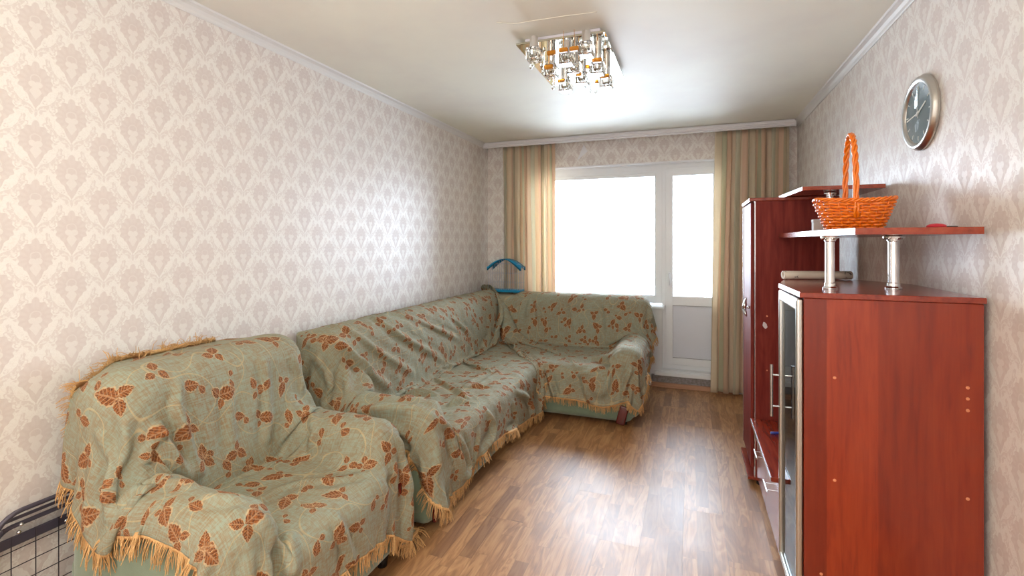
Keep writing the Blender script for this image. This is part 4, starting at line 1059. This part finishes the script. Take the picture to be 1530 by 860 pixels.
# rear corner ledge that closes the gap between the two backs
RB('corner_block', (-2.13, 4.62, .10), (-1.62, 4.93, .90), .08).mesh(so)
o = RB('arm_trim', (-.535, 3.825, .03), (-.465, 3.85, .18), .012, 14).mesh(so, 'dwood'); o['label'] = 'dark red wooden arm front'
o = RB('arm_trim', (LX - .004, 2.13, .05), (LX + .018, 2.20, .25), .01).mesh(so, 'dwood')
for (xx, yy) in ((-1.35, 2.2), (-2.0, 2.2), (-2.0, 4.9), (-.5, 3.95), (-.5, 4.85), (-1.3, 3.6)):
    bm = bmesh.new(); lathe(bm, [(.022, 0), (.028, .04)], (xx, yy, 0), 14); obj('foot', bm, 'black', so, True)
reparent(so)
def sofa_throws():
    prims = sofa_prims + [RB('x', (-2.02, 1.735, .10), (-1.22, 1.985, .665), .10)]; st = .040
    # profile as (distance along long section, z); o measured from the left wall / window wall
    key = roundpath([(.045, .93), (.09, 1.0), (.19, 1.005), (.27, .92), (.36, .66), (.42, .50), (.50, .455), (.80, .455), (.93, .455), (1.03, .44), (1.06, .36), (1.065, .31)], 2)
    prof = resample(key, st); n = len(prof); o_, z_ = prof[:, 0], prof[:, 1]
    oS = np.interp(o_, [0, .5, .93, 1.065], [.04, .52, 1.06, 1.19])      # the short part is deeper
    # ---- long throw
    y0 = 1.90; yc = 4.985 - oS
    m = int((4.35 - y0) / st) + 1; t = np.linspace(0, 1, m)
    P = np.zeros((n, m, 3)); P[..., 0] = XL + o_[:, None]; P[..., 1] = y0 + (yc[:, None] - y0) * t[None]; P[..., 2] = z_[:, None]
    P = P[:-1]; yc = yc[:-1]; n0 = n; n = n - 1
    P = lift(P, prims, .02); P = blur(P, 1, 1, 2)
    L = rest(P); lu = blur(L['u'][..., None], 1, 1, 3)[..., 0] * 1.045; lv = blur(L['v'][..., None], 1, 0, 2)[..., 0] * 1.03
    UVa = np.zeros((n, m, 2)); UVa[1:, :, 0] = np.cumsum(lu.mean(1))[:, None]; UVa[:, 1:, 1] = np.cumsum(lv, 1)
    dd = y0 + (yc[:, None] - y0) * t[None]; UVa[..., 1] = dd
    pin = np.zeros((n, m), bool); pin[0, 6:] = True; pin[:-4, -1] = True
    def tuck(P, s):
        f = np.zeros_like(P); x, y, z = P[..., 0], P[..., 1], P[..., 2]
        c = np.exp(-((x + 1.76) ** 2 + (z - .48) ** 2) / .010) * ((y > 2.4) & (y < 4.5)); f[..., 0] -= c * .005; f[..., 2] -= c * .004; return f
    lim = ((-2.165, 9), (-9, 4.95), (.04, 9))
    # loose diagonal folds fall from the crest towards the seat
    P = P + 0.0
    P = simulate(P, lu, lv, prims, 70, 12, pin, mu=.6, limits=lim, tuck=tuck)
    P = up2(P); UVa = up2(UVa); pin = np.zeros(P.shape[:2], bool); pin[0, 12:] = True; pin[:-8, -1] = True
    P = simulate(P, slack(up_len_u(lu), .05, 7), slack(up_len_v(lv), .06, 8), prims, 45, 10, pin, mu=.55, bend=.04, noise_amp=.002, limits=lim, tuck=tuck)
    P = fold(P, prims, F_LONG, .0030, 22); UVa = up2(UVa)
    th = cloth_mesh('throw', P, UVa, 'throwB'); tag(th, 'sage throw with brown leaves over the long wall side of the corner sofa', 'throw', 'leaf-patterned fringed throws')
    fringe(th, [edge_of(P, 'u1'), edge_of(P, 'v0')], prims, 2, .065)
    # ---- short throw
    n = n0
    m = int(1.55 / st) + 1; t = np.linspace(0, 1, m); xe = -.17
    P = np.zeros((n, m, 3)); xs = XL + o_[:, None] - .05; P[..., 0] = xs + (xe - xs) * t[None]; P[..., 1] = 4.985 - oS[:, None]; P[..., 2] = z_[:, None]
    P = lift(P, prims, .02); P = blur(P, 1, 1, 2)
    L = rest(P); lu = blur(L['u'][..., None], 1, 1, 3)[..., 0] * 1.02; lv = blur(L['v'][..., None], 1, 0, 2)[..., 0] * 1.025
    UVb = np.zeros((n, m, 2)); UVb[1:, :, 0] = np.cumsum(lu.mean(1))[:, None]; UVb[..., 1] = xs + (xe - xs) * t[None]
    pin = np.zeros((n, m), bool); pin[0, :-5] = True; pin[:-4, 0] = True
    def tuck2(P, s):
        f = np.zeros_like(P); x, y, z = P[..., 0], P[..., 1], P[..., 2]
        c = np.exp(-((y - 4.57) ** 2 + (z - .48) ** 2) / .010) * ((x > -1.7) & (x < -.7)); f[..., 1] += c * .002; f[..., 2] -= c * .0015; return f
    P = simulate(P, lu, lv, prims, 70, 12, pin, mu=.6, limits=lim, tuck=tuck2, thick=.014)
    P = up2(P); UVb = up2(UVb); pin = np.zeros(P.shape[:2], bool); pin[0, :-10] = True; pin[:-8, 0] = True
    P = simulate(P, slack(up_len_u(lu), .05, 7), slack(up_len_v(lv), .06, 8), prims, 40, 10, pin, mu=.55, bend=.04, noise_amp=.0015, limits=lim, tuck=tuck2, thick=.014)
    P = fold(P, prims, F_SHORT, .0022, 23); UVb = up2(UVb)
    th = cloth_mesh('throw', P, UVb, 'throwC'); tag(th, 'sage throw with brown leaves over the short window side of the corner sofa', 'throw', 'leaf-patterned fringed throws')
    fringe(th, [edge_of(P, 'u1'), edge_of(P, 'v1')], prims, 3, .055)
def knot():
    c_ = aty(791, 441, 4.80); bm = bmesh.new(); rings = []; prof = [(.012, -.10), (.020, -.05), (.026, -.02), (.020, .0), (.030, .018), (.026, .036), (.010, .044)]
    for r_, h in prof:
        rings.append([bm.verts.new((c_.x + (r_ + .006 * math.sin(6 * t)) * math.cos(t + h * 8), c_.y - .02 - h * .1 + (r_ + .006 * math.sin(6 * t)) * math.sin(t + h * 8) * .8, c_.z + h - .01)) for t in [2 * math.pi * k / 36 for k in range(36)]])
    for A_, B_ in zip(rings, rings[1:]):
        for k in range(36): bm.faces.new((A_[k], A_[(k + 1) % 36], B_[(k + 1) % 36], B_[k]))
    bm.faces.new(rings[0][::-1]); bm.faces.new(rings[-1])
    obj('corner_knot', bm, 'throwC', bpy.data.objects['throw.002'], True)
def corner_tuck():
    b = RB('corner_tuck', (-2.13, 4.605, .30), (-1.605, 4.93, .908), .085); o = b.mesh(bpy.data.objects['throw.002'], 'throwC'); me = o.data
    uvl = me.uv_layers.new(name='UVMap')
    for lp in me.loops:
        co = me.vertices[lp.vertex_index].co; uvl.data[lp.index].uv = (co.x - co.y, co.z - co.y * .8)
    n_ = o.modifiers.new('smooth', 'SUBSURF'); n_.levels = n_.render_levels = 0
sofa_throws(); knot(); corner_tuck(); print('sofa throws', time.time() - _t)
